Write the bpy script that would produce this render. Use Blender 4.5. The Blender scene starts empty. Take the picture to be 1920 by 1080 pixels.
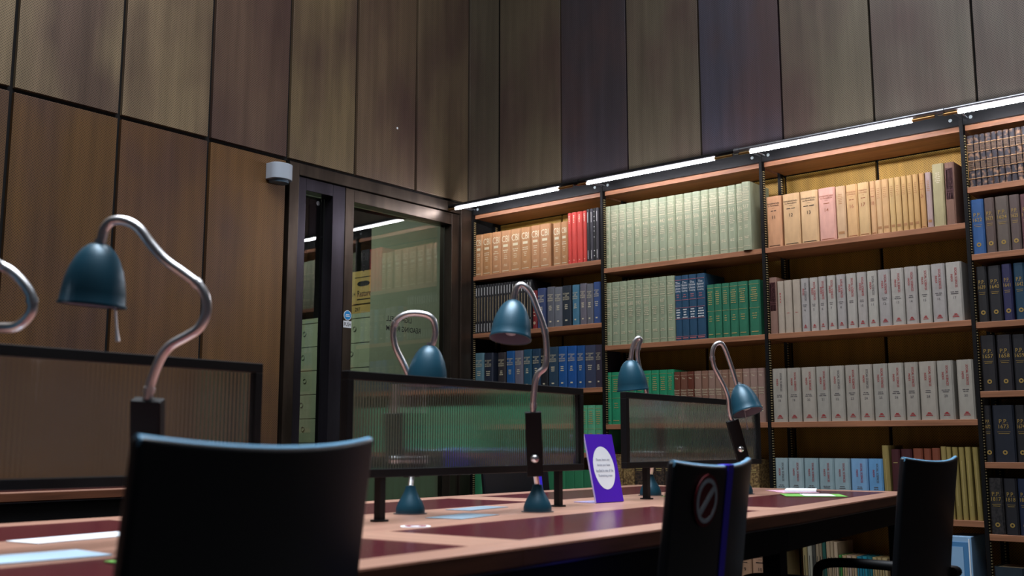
import bpy, bmesh, math, random
from mathutils import Vector, Matrix
random.seed(7)
D = bpy.data
sc = bpy.context.scene
COL = sc.collection
PI = math.pi

# ------------------------------------------------------------------ camera
cam_d = D.cameras.new('camera'); cam = D.objects.new('camera', cam_d); COL.objects.link(cam)
cam.location = (4.424, -4.907, 0.913)
cam.rotation_euler = (math.radians(90 + 8.381), 0, math.radians(39.857))
cam_d.sensor_width = 36; cam_d.lens = 37.23; cam_d.clip_start = 0.05
cam_d.dof.use_dof = True; cam_d.dof.focus_distance = 4.6; cam_d.dof.aperture_fstop = 4.5
sc.camera = cam
# ------------------------------------------------------------------ world, light, exposure
w = D.worlds.new('world'); sc.world = w; w.use_nodes = True
w.node_tree.nodes['Background'].inputs[0].default_value = (0.55, 0.68, 0.9, 1)
w.node_tree.nodes['Background'].inputs[1].default_value = 0.02
sc.view_settings.view_transform = 'Standard'; sc.view_settings.look = 'None'
sc.view_settings.gamma = 1; sc.view_settings.exposure = 0.12; sc.view_settings.use_curve_mapping = False
LED_STRENGTH = 67.0
SKY_POWER = 205.0
WELL_POWER = 68.0
STORE_POWER = 20.0
def area(name, loc, size, power, color, rot=(0, 0, 0)):
    l = D.lights.new(name, 'AREA'); l.shape = 'RECTANGLE'; l.size, l.size_y = size
    l.energy = power; l.color = color
    o = D.objects.new(name, l); COL.objects.link(o); o.location = loc; o.rotation_euler = rot
    return o
area('skylight_daylight', (2.7, -3.2, 5.28), (3.4, 3.4), SKY_POWER, (0.93, 0.95, 1.0))
sw = area('skylight_shaft', (2.6, -3.0, 5.3), (2.4, 2.4), WELL_POWER, (0.82, 0.91, 1.0)); sw.data.spread = math.radians(70)
area('storeroom_light', (-1.7, -0.75, 2.9), (0.9, 0.9), STORE_POWER, (0.94, 1.0, 0.86))

# ------------------------------------------------------------------ materials
def lin(h):
    h = h.lstrip('#'); out = []
    for i in (0, 2, 4):
        c = int(h[i:i+2], 16) / 255
        out.append(c / 12.92 if c <= 0.04045 else ((c + 0.055) / 1.055) ** 2.4)
    return (*out, 1)
MC = {}
def new_mat(name):
    m = D.materials.new(name); m.use_nodes = True
    nt = m.node_tree; return m, nt, nt.nodes, nt.links, nt.nodes['Principled BSDF']
def mat(name, col, rough=0.6, metal=0.0, var=0.15, scale=(8, 8, 8), bump=0.0, bscale=120, spec=0.5, col2=None, coat=0.0):
    if name in MC: return MC[name]
    m, nt, N, L, P = new_mat(name)
    P.inputs['Roughness'].default_value = rough; P.inputs['Metallic'].default_value = metal
    P.inputs['Specular IOR Level'].default_value = spec
    P.inputs['Coat Weight'].default_value = coat
    c = lin(col)
    tc = N.new('ShaderNodeTexCoord'); mp = N.new('ShaderNodeMapping'); mp.inputs['Scale'].default_value = scale
    L.new(tc.outputs['Object'], mp.inputs['Vector'])
    nz = N.new('ShaderNodeTexNoise'); nz.inputs['Scale'].default_value = 1.0; nz.inputs['Detail'].default_value = 5
    L.new(mp.outputs[0], nz.inputs['Vector'])
    cr = N.new('ShaderNodeValToRGB'); cr.color_ramp.elements[0].position = 0.3; cr.color_ramp.elements[1].position = 0.7
    c2 = lin(col2) if col2 else tuple(min(1, v * (1 + var)) for v in c[:3]) + (1,)
    cr.color_ramp.elements[0].color = tuple(v * (1 - var) for v in c[:3]) + (1,)
    cr.color_ramp.elements[1].color = c2
    L.new(nz.outputs['Fac'], cr.inputs[0]); L.new(cr.outputs[0], P.inputs['Base Color'])
    if bump:
        n2 = N.new('ShaderNodeTexNoise'); n2.inputs['Scale'].default_value = bscale; n2.inputs['Detail'].default_value = 3
        L.new(tc.outputs['Object'], n2.inputs['Vector'])
        bp = N.new('ShaderNodeBump'); bp.inputs['Strength'].default_value = bump; bp.inputs['Distance'].default_value = 0.002
        L.new(n2.outputs['Fac'], bp.inputs['Height']); L.new(bp.outputs[0], P.inputs['Normal'])
    MC[name] = m; return m
def emis(name, col, s):
    m, nt, N, L, P = new_mat(name)
    P.inputs['Base Color'].default_value = (0.9, 0.9, 0.9, 1)
    P.inputs['Emission Color'].default_value = lin(col); P.inputs['Emission Strength'].default_value = s
    return m
def panel_mat(name, patina, rough, metal):
    """perforated bronze sheet: colour from the object, brushed streaks, patina clouds, a fine grid of holes"""
    m, nt, N, L, P = new_mat(name)
    P.inputs['Roughness'].default_value = rough; P.inputs['Metallic'].default_value = metal
    oi = N.new('ShaderNodeObjectInfo'); ge = N.new('ShaderNodeNewGeometry')
    ad = N.new('ShaderNodeVectorMath'); ad.operation = 'ADD'
    sc3 = N.new('ShaderNodeVectorMath'); sc3.operation = 'SCALE'; sc3.inputs['Scale'].default_value = 40
    cmb = N.new('ShaderNodeCombineXYZ'); L.new(oi.outputs['Random'], cmb.inputs[0]); L.new(oi.outputs['Random'], cmb.inputs[2])
    L.new(cmb.outputs[0], sc3.inputs[0]); L.new(ge.outputs['Position'], ad.inputs[0]); L.new(sc3.outputs[0], ad.inputs[1])
    def noise(scale, vec, det=4):
        mp = N.new('ShaderNodeMapping'); mp.inputs['Scale'].default_value = vec; L.new(ad.outputs[0], mp.inputs['Vector'])
        z = N.new('ShaderNodeTexNoise'); z.inputs['Scale'].default_value = scale; z.inputs['Detail'].default_value = det
        L.new(mp.outputs[0], z.inputs['Vector']); return z.outputs['Fac']
    streak = noise(1, (22, 22, 1.2)); cloud = noise(1, (2.6, 2.6, 1.3), 3)
    def ramp(src, a, b, ca, cb):
        r = N.new('ShaderNodeValToRGB'); r.color_ramp.elements[0].position = a; r.color_ramp.elements[1].position = b
        r.color_ramp.elements[0].color = ca; r.color_ramp.elements[1].color = cb; L.new(src, r.inputs[0]); return r.outputs[0]
    def mix(t, fac, a, b):
        x = N.new('ShaderNodeMix'); x.data_type = 'RGBA'; x.blend_type = t
        if isinstance(fac, float): x.inputs[0].default_value = fac
        else: L.new(fac, x.inputs[0])
        for s, v in ((x.inputs[6], a), (x.inputs[7], b)):
            if isinstance(v, tuple): s.default_value = v
            else: L.new(v, s)
        return x.outputs[2]
    c = mix('MIX', ramp(cloud, 0.42, 0.68, (0, 0, 0, 1), (0.75, 0.75, 0.75, 1)), oi.outputs['Color'], lin(patina))
    c = mix('MULTIPLY', 1.0, c, ramp(streak, 0.25, 0.8, (1.0, 1.0, 1.0, 1), (1.6, 1.6, 1.6, 1)))
    # holes
    sp = N.new('ShaderNodeSeparateXYZ'); L.new(ge.outputs['Position'], sp.inputs[0])
    def mth(op, a, b=None):
        x = N.new('ShaderNodeMath'); x.operation = op
        for s, v in zip(x.inputs, (a, b)):
            if v is None: continue
            if isinstance(v, (int, float)): s.default_value = v
            else: L.new(v, s)
        return x.outputs[0]
    u = mth('ADD', sp.outputs[0], sp.outputs[1])
    k = 2 * PI / 0.0125
    h = mth('MULTIPLY', mth('SINE', mth('MULTIPLY', u, k)), mth('SINE', mth('MULTIPLY', sp.outputs[2], k)))
    hf = mth('MULTIPLY', mth('GREATER_THAN', h, 0.25), 0.62)
    c = mix('MIX', hf, c, (0.004, 0.003, 0.003, 1))
    L.new(c, P.inputs['Base Color'])
    return m
M_PANEL = panel_mat('bronze_panel', '#4c3836', 0.45, 0.3)
M_GOLD = panel_mat('gold_panel', '#9a7c38', 0.5, 0.3)
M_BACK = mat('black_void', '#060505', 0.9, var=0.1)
M_BLACK = mat('black_steel', '#08080a', 0.55, 0.1, var=0.2, spec=0.3)
M_FASCIA = mat('dark_fascia', '#17181b', 0.35, 0.4, var=0.15)
M_FRAME = mat('dark_bronze_frame', '#4a4038', 0.36, 0.75, var=0.45, scale=(9, 9, 2.2), bump=0.05)
M_LEAF = mat('door_leaf_bronze', '#3b3740', 0.34, 0.75, var=0.35, scale=(9, 9, 2.0), bump=0.05)
M_SHELF = mat('shelf_wood', '#9c6a4c', 0.5, var=0.28, scale=(3, 60, 60), bump=0.05)
M_TABLE = mat('table_wood', '#a67c6a', 0.32, var=0.2, scale=(70, 4, 60), bump=0.03)
M_TABLEX = mat('table_wood_cross', '#ac826f', 0.32, var=0.2, scale=(4, 70, 60), bump=0.03)
M_EDGE = mat('table_edge_wood', '#5e3826', 0.4, var=0.3, scale=(70, 4, 50), bump=0.03)  # dark edge wood, on the outer edge its shade is in the colour too
M_LEATHER = mat('oxblood_leather', '#501a23', 0.2, var=0.12, scale=(30, 30, 30), bump=0.05, bscale=400, spec=0.6)
M_CHROME = mat('chrome', '#f3f2f4', 0.33, 1.0, var=0.05)
M_TEAL = mat('teal_enamel', '#1a4658', 0.38, 0.2, var=0.06)
M_TEALIN = mat('shade_inner', '#8a8190', 0.5, 0.2, var=0.05)
M_LBOX = mat('lamp_black', '#09090c', 0.55, var=0.1, spec=0.3)
M_CHAIR = mat('chair_fabric', '#04070d', 0.45, var=0.2, bump=0.03, bscale=600, spec=0.4, coat=0.5)
M_CHAIR.node_tree.nodes['Principled BSDF'].inputs['Coat Roughness'].default_value = 0.3
M_CSHEEN = mat('chair_rim_sheen', '#5e93b4', 0.45, var=0.06)  # cool light on the chair rims, put into the colour
M_RIBBON = mat('violet_ribbon', '#4630ee', 0.55, var=0.1)
M_GREY = mat('grey_metal', '#8e9096', 0.3, 0.9, var=0.08)
M_BRASS = mat('brass', '#b08a58', 0.3, 0.9, var=0.1)
M_SCREWM = mat('screw_zinc', '#b8c4c8', 0.35, 0.6, var=0.05)
M_WHITE = mat('white_paper', '#e6ecf2', 0.7, var=0.03)
M_PBLUE = mat('pale_blue_paper', '#b8d4ea', 0.6, var=0.05)
M_GREEN = mat('green_paper', '#6fae4e', 0.7, var=0.05)
M_PINK = mat('pink_paper', '#d9a9bd', 0.7, var=0.05)
M_PURPLE = mat('purple_card', '#4a18b4', 0.45, var=0.06)
M_CARD = mat('acrylic_edge', '#b9b0dc', 0.3, var=0.03)
M_INK = mat('ink_grey', '#7f8699', 0.7, var=0.02)
M_BLK = mat('ink_black', '#101012', 0.6, var=0.02)
M_REDINK = mat('ink_red', '#a3222a', 0.6, var=0.05)
M_CREAM = mat('foil_cream', '#d9cfb0', 0.4, 0.2, var=0.06)
M_GOLDF = mat('foil_gold', '#c8a860', 0.35, 0.5, var=0.08)
M_SILV = mat('foil_white', '#cfd0cf', 0.5, var=0.05)
M_TANF = mat('foil_tan', '#b6a268', 0.5, 0.2, var=0.08)
M_PAGES = mat('page_block', '#b8a684', 0.85, var=0.12, scale=(300, 5, 5))
M_MAROON = mat('label_maroon', '#40181a', 0.6, var=0.08)
M_STKR = mat('sticker_red', '#7c0f1e', 0.5, var=0.05)
M_SKYB = mat('sticker_blue', '#1f8fd6', 0.45, var=0.03)
M_PALEG = mat('pale_green_board', '#8d9482', 0.7, var=0.05)
M_BOXG = mat('pale_green_box', '#a4ad95', 0.75, var=0.05)
M_CARDB = mat('cardboard', '#b89a5e', 0.8, var=0.08)
M_SENS = mat('sensor_plastic', '#aeb9c6', 0.4, var=0.03)
M_SENSD = mat('sensor_lens', '#5f788c', 0.3, var=0.03)
M_FLOOR = mat('dark_carpet', '#1c1a1c', 0.95, var=0.25, scale=(30, 30, 30), bump=0.2, bscale=300)
M_CEIL = mat('ceiling_plaster', '#6a665f', 0.9, var=0.05)
M_PLAST = mat('clear_sleeve', '#9fb4c4', 0.2, var=0.1)
M_LBLUE = mat('light_blue_board', '#8fb6d8', 0.5, var=0.06)
M_MBLUE = mat('mid_blue_board', '#4d84b4', 0.5, var=0.06)
M_LED = emis('led_white', '#fbf8ff', LED_STRENGTH)
def glass(name, tint, rough, ior=1.45):
    m, nt, N, L, P = new_mat(name)
    P.inputs['Base Color'].default_value = tint; P.inputs['Roughness'].default_value = rough
    P.inputs['Transmission Weight'].default_value = 1.0; P.inputs['IOR'].default_value = ior
    return m
M_GLASS = glass('door_glass', (0.86, 0.93, 0.87, 1), 0.0, 1.75)
M_FLUTE = glass('fluted_glass', (0.96, 0.99, 0.98, 1), 0.04, 1.32); M_FLUTE.node_tree.nodes['Principled BSDF'].inputs['Transmission Weight'].default_value = 0.98
def slot_mat():
    m, nt, N, L, P = new_mat('slotted_strip')
    P.inputs['Metallic'].default_value = 0.6; P.inputs['Roughness'].default_value = 0.4
    tc = N.new('ShaderNodeTexCoord'); sp = N.new('ShaderNodeSeparateXYZ'); L.new(tc.outputs['Object'], sp.inputs[0])
    a = N.new('ShaderNodeMath'); a.operation = 'MULTIPLY'; a.inputs[1].default_value = 2 * PI / 0.0125; L.new(sp.outputs[2], a.inputs[0])
    b = N.new('ShaderNodeMath'); b.operation = 'SINE'; L.new(a.outputs[0], b.inputs[0])
    r = N.new('ShaderNodeValToRGB'); r.color_ramp.elements[0].position = 0.35; r.color_ramp.elements[1].position = 0.5
    r.color_ramp.elements[0].color = (0.01, 0.008, 0.006, 1); r.color_ramp.elements[1].color = lin('#d8c492')
    L.new(b.outputs[0], r.inputs[0]); L.new(r.outputs[0], P.inputs['Base Color']); return m
M_SLOT = slot_mat()
def leather_book():
    m, nt, N, L, P = new_mat('scuffed_calf'); P.inputs['Roughness'].default_value = 0.6
    ge = N.new('ShaderNodeNewGeometry')
    nz = N.new('ShaderNodeTexNoise'); nz.inputs['Scale'].default_value = 55; nz.inputs['Detail'].default_value = 6
    L.new(ge.outputs['Position'], nz.inputs['Vector'])
    r = N.new('ShaderNodeValToRGB'); e = r.color_ramp.elements
    e[0].position = 0.5; e[0].color = lin('#2b2830'); e[1].position = 0.72; e[1].color = lin('#a07a5c')
    L.new(nz.outputs['Fac'], r.inputs[0]); L.new(r.outputs[0], P.inputs['Base Color']); return m
M_CALF = leather_book()
M_CALFB = mat('calf_band', '#b08a64', 0.55, var=0.35, scale=(90, 90, 90))
def mottled(name, a, b):
    m, nt, N, L, P = new_mat(name); P.inputs['Roughness'].default_value = 0.7
    ge = N.new('ShaderNodeNewGeometry')
    nz = N.new('ShaderNodeTexNoise'); nz.inputs['Scale'].default_value = 90; nz.inputs['Detail'].default_value = 5
    L.new(ge.outputs['Position'], nz.inputs['Vector'])
    r = N.new('ShaderNodeValToRGB'); e = r.color_ramp.elements
    e[0].position = 0.42; e[0].color = lin(a); e[1].position = 0.6; e[1].color = lin(b)
    L.new(nz.outputs['Fac'], r.inputs[0]); L.new(r.outputs[0], P.inputs['Base Color']); return m
M_MOTT = mottled('mottled_tan_cloth', '#5c4424', '#9a7e4e')
M_MOTD = mottled('mottled_brown_cloth', '#1c1512', '#4e3a2a')
def book_mat(col):
    return mat('cloth_' + col.lstrip('#'), col, 0.62, var=0.13, scale=(25, 25, 9), bump=0.12, bscale=500)

# ------------------------------------------------------------------ geometry helpers
class G:
    """collects shapes, builds one mesh object"""
    def __init__(s): s.v = []; s.f = []; s.m = []; s.mi = 0
    def add(s, vs, fs):
        o = len(s.v); s.v += [tuple(v) for v in vs]; s.f += [tuple(i + o for i in f) for f in fs]; s.m += [s.mi] * len(fs); return s
    def box(s, c, d, R=None):
        vs = []
        for x in (-.5, .5):
            for y in (-.5, .5):
                for z in (-.5, .5):
                    p = Vector((x * d[0], y * d[1], z * d[2]))
                    if R is not None: p = R @ p
                    vs.append(p + Vector(c))
        return s.add(vs, [(0, 1, 3, 2), (4, 6, 7, 5), (0, 4, 5, 1), (2, 3, 7, 6), (0, 2, 6, 4), (1, 5, 7, 3)])
    def span(s, a, b):
        return s.box([(i + j) / 2 for i, j in zip(a, b)], [abs(j - i) for i, j in zip(a, b)])
    def prism(s, poly, z0, z1):
        n = len(poly); vs = [(x, y, z0) for x, y in poly] + [(x, y, z1) for x, y in poly]
        fs = [tuple(range(n - 1, -1, -1)), tuple(range(n, 2 * n))] + [(i, (i + 1) % n, n + (i + 1) % n, n + i) for i in range(n)]
        return s.add(vs, fs)
    def sweep(s, pts, r, seg=10, closed_caps=True):
        pts = [Vector(p) for p in pts]; n = len(pts); rs = r if isinstance(r, list) else [r] * n
        T = [(pts[min(i + 1, n - 1)] - pts[max(i - 1, 0)]).normalized() for i in range(n)]
        a = Vector((0, 0, 1)) if abs(T[0].z) < 0.9 else Vector((1, 0, 0))
        N = (a - T[0] * a.dot(T[0])).normalized(); vs = []
        for i in range(n):
            N = (N - T[i] * N.dot(T[i])).normalized(); Bn = T[i].cross(N)
            for k in range(seg):
                q = 2 * PI * k / seg; vs.append(pts[i] + (N * math.cos(q) + Bn * math.sin(q)) * rs[i])
        fs = [(i * seg + k, i * seg + (k + 1) % seg, (i + 1) * seg + (k + 1) % seg, (i + 1) * seg + k) for i in range(n - 1) for k in range(seg)]
        if closed_caps: fs += [tuple(range(seg - 1, -1, -1)), tuple((n - 1) * seg + k for k in range(seg))]
        return s.add(vs, fs)
    def cyl(s, a, b, r, seg=16): return s.sweep([a, b], r, seg)
    def lathe(s, prof, o, ax, seg=32):
        """prof: (distance along axis, radius)"""
        ax = Vector(ax).normalized(); a = Vector((0, 0, 1)) if abs(ax.z) < 0.9 else Vector((1, 0, 0))
        N = (a - ax * a.dot(ax)).normalized(); Bn = ax.cross(N); vs = []
        for d, r in prof:
            for k in range(seg):
                q = 2 * PI * k / seg; vs.append(Vector(o) + ax * d + (N * math.cos(q) + Bn * math.sin(q)) * r)
        n = len(prof)
        fs = [(i * seg + k, i * seg + (k + 1) % seg, (i + 1) * seg + (k + 1) % seg, (i + 1) * seg + k) for i in range(n - 1) for k in range(seg)]
        return s.add(vs, fs)
    def mesh(s, name, mats):
        me = D.meshes.new(name); me.from_pydata(s.v, [], s.f)
        for m in (mats if isinstance(mats, list) else [mats]): me.materials.append(m)
        if len(me.materials) > 1: me.polygons.foreach_set('material_index', s.m)
        bm = bmesh.new(); bm.from_mesh(me); bmesh.ops.recalc_face_normals(bm, faces=bm.faces); bm.to_mesh(me); bm.free()
        me.update(); return me
    def build(s, name, mats, parent=None, loc=(0, 0, 0), smooth=False, bevel=0):
        me = s.mesh(name, mats)
        if smooth:
            me.polygons.foreach_set('use_smooth', [True] * len(me.polygons))
            me.set_sharp_from_angle(angle=math.radians(40))
        o = link(name, me, parent, loc)
        if bevel:
            b = o.modifiers.new('bevel', 'BEVEL'); b.width = bevel; b.segments = 2; b.limit_method = 'ANGLE'
        return o
def link(name, data, parent=None, loc=(0, 0, 0)):
    o = D.objects.new(name, data); COL.objects.link(o); o.location = loc
    if parent is not None: o.parent = parent
    return o
def tag(o, label=None, cat=None, group=None, kind=None):
    if label: o['label'] = label
    if cat: o['category'] = cat
    if group: o['group'] = group
    if kind: o['kind'] = kind
    return o
def thing(name, label, cat, loc=(0, 0, 0), rz=0, group=None):
    o = link(name, None, None, loc); o.rotation_euler = (0, 0, rz); o.empty_display_size = 0.1
    return tag(o, label, cat, group)
def smooth_path(pts, k=6):
    P = [Vector(p) for p in pts]; P = [P[0] * 2 - P[1]] + P + [P[-1] * 2 - P[-2]]; out = []
    for i in range(1, len(P) - 2):
        a, b, c, d = P[i - 1:i + 3]
        for j in range(k):
            t = j / k
            out.append(0.5 * ((2 * b) + (c - a) * t + (2 * a - 5 * b + 4 * c - d) * t * t + (3 * b - a - 3 * c + d) * t ** 3))
    out.append(P[-2]); return out
TG = {}
def glyphs(text):
    if text not in TG:
        cu = D.curves.new('lettering', 'FONT'); cu.body = text; cu.size = 1; cu.resolution_u = 2; cu.fill_mode = 'FRONT'; cu.offset = 0.012 if text in ('LIGHTWELL', 'READING ROOM', 'PUSH', 'Restore') else 0.004
        o = D.objects.new('lettering', cu); COL.objects.link(o)
        me = o.to_mesh()
        vs = [(v.co.x, v.co.y) for v in me.vertices]; fs = [tuple(p.vertices) for p in me.polygons]
        o.to_mesh_clear(); D.objects.remove(o); D.curves.remove(cu)
        x0, x1 = min(v[0] for v in vs), max(v[0] for v in vs); y0, y1 = min(v[1] for v in vs), max(v[1] for v in vs)
        TG[text] = ([(x - (x0 + x1) / 2, y - (y0 + y1) / 2) for x, y in vs], fs, x1 - x0, y1 - y0)
    return TG[text]
LM = {}
def lettering(spec, mats):
    """spec items: ('t', text, x, z, height, max width, rotation, mat) or ('b', x, z, w, h, mat) or ('r', x, z, outer, inner, mat)"""
    key = (tuple(spec), tuple(m.name for m in mats))
    if key in LM: return LM[key]
    g = G()
    for it in spec:
        g.mi = it[-1]
        if it[0] == 't':
            vs, fs, w0, h0 = glyphs(it[1]); sy = it[4] / h0; sx = min(sy, it[5] / w0) if it[5] else sy
            if sx < sy * 0.55: sy = sx / 0.55
            c, s_ = math.cos(it[6]), math.sin(it[6])
            g.add([(it[2] + x * sx * c - y * sy * s_, 0, it[3] + x * sx * s_ + y * sy * c) for x, y in vs], fs)
        elif it[0] == 'b':
            x, z, w_, h_ = it[1:5]; g.add([(x - w_ / 2, 0, z - h_ / 2), (x + w_ / 2, 0, z - h_ / 2), (x + w_ / 2, 0, z + h_ / 2), (x - w_ / 2, 0, z + h_ / 2)], [(0, 1, 2, 3)])
        else:
            x, z, ro, ri = it[1:5]; n = 14
            vs = [(x + ro * math.cos(2 * PI * k / n), 0, z + ro * math.sin(2 * PI * k / n)) for k in range(n)] + [(x + ri * math.cos(2 * PI * k / n), 0, z + ri * math.sin(2 * PI * k / n)) for k in range(n)]
            g.add(vs, [(k, (k + 1) % n, n + (k + 1) % n, n + k) for k in range(n)])
    me = D.meshes.new('lettering'); me.from_pydata(g.v, [], g.f)
    for m in mats: me.materials.append(m)
    me.polygons.foreach_set('material_index', g.m); me.update()
    LM[key] = me; return me
def bars(rnd, x, z, w, n, h, gap, mi):
    """rows of broken dashes where the print is too small to read"""
    out = []
    for i in range(n):
        ww = w * rnd.uniform(0.55, 1.0); k = rnd.randint(1, 3); xx = x - ww / 2
        seg = ww / k
        for j in range(k):
            out.append(('b', round(xx + seg * (j + 0.5), 4), round(z - i * gap, 4), round(seg * 0.82, 4), h, mi))
    return out

# ------------------------------------------------------------------ the setting
XL, YB = -0.012, 0.28          # left wall plane, bookcase wall plane
def struct(o): o['kind'] = 'structure'; return o
struct(G().span((-3.0, -8.5, -0.1), (7.5, 1.4, 0)).build('floor', M_FLOOR))
g = G(); Z0, Z1 = 5.3, 5.45
g.span((-0.5, -8.5, Z0), (1.0, 0.4, Z1)); g.span((4.4, -8.5, Z0), (7.5, 0.4, Z1)); g.span((1.0, -8.5, Z0), (4.4, -4.9, Z1)); g.span((1.0, -1.5, Z0), (4.4, 0.4, Z1))
struct(g.build('ceiling', M_CEIL))
wl = struct(G().span((XL - 0.12, -8.5, 0), (XL - 0.022, -1.455, 5.3)).span((XL - 0.12, -1.455, 2.416), (XL - 0.022, 0.28, 5.3)).span((XL - 0.12, 0.0, 0), (XL - 0.022, 0.28, 2.416)).build('wall_left', M_BACK))
wb = struct(G().span((XL - 0.12, YB + 0.022, 0), (7.5, YB + 0.12, 5.3)).build('wall_back', M_BACK))
def panel(parent, a, b, m, col):
    o = G().span(a, b).build('panel', m, parent, bevel=0.0015); o.color = lin(col); return o
GAP = 0.0105
ys = [0.28, -0.024, -0.500, -0.984, -1.460, -1.947, -2.431, -2.931] + [-2.931 - 0.489 * k for k in range(1, 8)]
upc = ['#5e5648', '#6e5f4a', '#6a5846', '#76664c', '#645043', '#85745a', '#84745a', '#7c6c54'] + ['#7a6a52'] * 7
loc_ = [None, None, None, None, '#6e5030', '#66492c', '#624729', '#5c442a'] + ['#5c442a'] * 7
for i in range(len(ys) - 1):
    y1, y0 = ys[i], ys[i + 1]
    panel(wl, (XL - 0.022, y0 + GAP, 2.427), (XL, y1 - GAP, 5.28), M_PANEL, upc[i])
    if i >= 4:
        panel(wl, (XL - 0.022, y0 + GAP, 0.02), (XL, y1 - GAP, 2.405), M_PANEL, loc_[i])
xs = [XL] + [0.5 * k for k in range(1, 15)]
rpc = ['#5a5040', '#39343a', '#5c5446', '#3c3a46', '#605849', '#5c564c', '#58524a'] + ['#5a5449'] * 7
for i in range(len(xs) - 1):
    panel(wb, (xs[i] + (0.0055 if i else 0.0), YB, 2.34), (xs[i + 1] - 0.0055, YB + 0.022, 5.28), M_PANEL, rpc[i])
    panel(wb, (xs[i] + 0.008, YB, 0.02), (xs[i + 1] - 0.008, YB + 0.022, 2.33), M_GOLD if xs[i] < 3.9 else M_PANEL, '#a47f34' if xs[i] < 3.9 else '#3a3228')
G().lathe([(0, 0), (0, .007), (.001, .006), (.001, 0)], (XL, -0.659, 2.775), (1, 0, 0), 9).build('paint_fleck', M_WHITE, wl)
# storeroom behind the glass door
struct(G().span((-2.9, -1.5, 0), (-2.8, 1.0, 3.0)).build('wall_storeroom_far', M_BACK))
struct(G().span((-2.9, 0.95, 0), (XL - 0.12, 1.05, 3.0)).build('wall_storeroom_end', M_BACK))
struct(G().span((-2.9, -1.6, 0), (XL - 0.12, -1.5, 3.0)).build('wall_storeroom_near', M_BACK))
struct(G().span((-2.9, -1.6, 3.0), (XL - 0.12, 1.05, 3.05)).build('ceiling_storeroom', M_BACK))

# door frame, sidelight, door leaf : all in the plane of the left wall
def bar_yz(gg, y0, y1, z0, z1, x0, x1): return gg.span((x0, y0, z0), (x1, y1, z1))
tr = struct(link('trim_1', None)); FX0, FX1 = XL - 0.12, XL + 0.012
bar_yz(G(), -1.452, -1.387, 0, 2.408, FX0, FX1).build('jamb', M_FRAME, tr, bevel=0.003)
bar_yz(G(), -0.104, -0.006, 0, 2.408, FX0, FX1).build('jamb', M_FRAME, tr, bevel=0.003)
bar_yz(G(), -1.387, -0.104, 2.343, 2.408, FX0, FX1).build('head', M_FRAME, tr, bevel=0.003)
GX = XL - 0.082
def leaf(root, y0, y1, gy0, gy1, gz1, m, rot):
    X0, X1, zt = XL - 0.11, XL - 0.004, 2.340
    bar_yz(G(), y0, gy0, 0.01, zt, X0, X1).build('stile', m, root, bevel=0.002)
    bar_yz(G(), gy1, y1, 0.01, zt, X0, X1).build('stile', m, root, bevel=0.002)
    bar_yz(G(), gy0, gy1, gz1, zt, X0, X1).build('rail', m, root, bevel=0.002)
    bar_yz(G(), gy0, gy1, 0.01, 0.16, X0, X1).build('rail', m, root, bevel=0.002)
    hw = (gy1 - gy0) / 2
    p = G().span((-.004, -hw, .161), (.004, hw, gz1 - .001)).build('glass_pane', M_GLASS, root, (GX, (gy0 + gy1) / 2, 0))
    p.rotation_euler = (0, 0, rot); return p
def stamp(p, y, z):
    G().lathe([(0, 0), (0, .013), (.002, .013), (.002, .009), (.001, .009), (.001, 0)], (.0042, y, z), (1, 0, 0), 18).build('glass_stamp', M_GREY, p)
win = struct(link('window_1', None)); p = leaf(win, -1.384, -1.049, -1.327, -1.138, 2.272, M_LEAF, math.radians(-1.5)); stamp(p, .05, 2.235)
door = struct(link('door_1', None)); p = leaf(door, -1.045, -0.107, -0.982, -0.174, 2.268, M_FRAME, math.radians(-1.5)); stamp(p, -.365, 2.235)
me = lettering((('t', 'LIGHTWELL', 0.038, 0.028, 0.031, 0.20, 0, 0), ('t', 'READING ROOM', 0.0, -0.028, 0.031, 0.275, 0, 0)), [M_BLK])
o = link('lettering', me, p, (.0046, 0.07, 1.615)); o.rotation_euler = (0, 0, -PI / 2)   # reads from the storeroom side
PY = -1.0135
o = G().lathe([(0, 0), (0, .028), (.0015, .028), (.0015, 0)], (XL - 0.0038, PY, 1.619), (1, 0, 0), 32).build('round_sticker', M_WHITE, door)
G().lathe([(0, 0), (0, .0245), (.0006, .0245), (.0006, 0)], (XL - 0.0022, PY, 1.619), (1, 0, 0), 32).build('sticker_face', M_SKYB, o)
q = link('lettering', lettering((('b', 0, .004, .026, .004, 0), ('b', 0, -.005, .03, .004, 0)), [M_WHITE]), o, (XL - 0.0013, PY, 1.619)); q.rotation_euler = (0, 0, PI / 2)
o = G().span((XL - 0.0038, PY - .029, 1.55), (XL - 0.002, PY + .029, 1.588)).build('push_plate', M_WHITE, door)
q = link('lettering', lettering((('t', 'PUSH', 0, 0, 0.022, 0.05, 0, 0),), [M_BLK]), o, (XL - 0.0015, PY, 1.569)); q.rotation_euler = (0, 0, PI / 2)

# motion sensor on the wall beside the door
t = thing('motion_sensor', 'pale grey wall sensor mounted on the bronze panel left of the door frame', 'sensor', (XL, -1.535, 2.315))
prof = [(0, -.065), (.045, -.065)] + [(.045 + .045 * math.sin(a), -.065 + 0 + .13 * (0.5 - 0.5 * math.cos(a))) for a in [PI * k / 10 for k in range(1, 10)]] + [(.045, .065), (0, .065)]
G().prism(prof, -0.035, 0.05).build('housing', M_SENS, t, smooth=True, bevel=0.003)
G().prism([(x * 0.82 + .004, y * 0.72) for x, y in prof], -0.05, -0.035).build('lens', M_SENSD, t, smooth=True)

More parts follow.
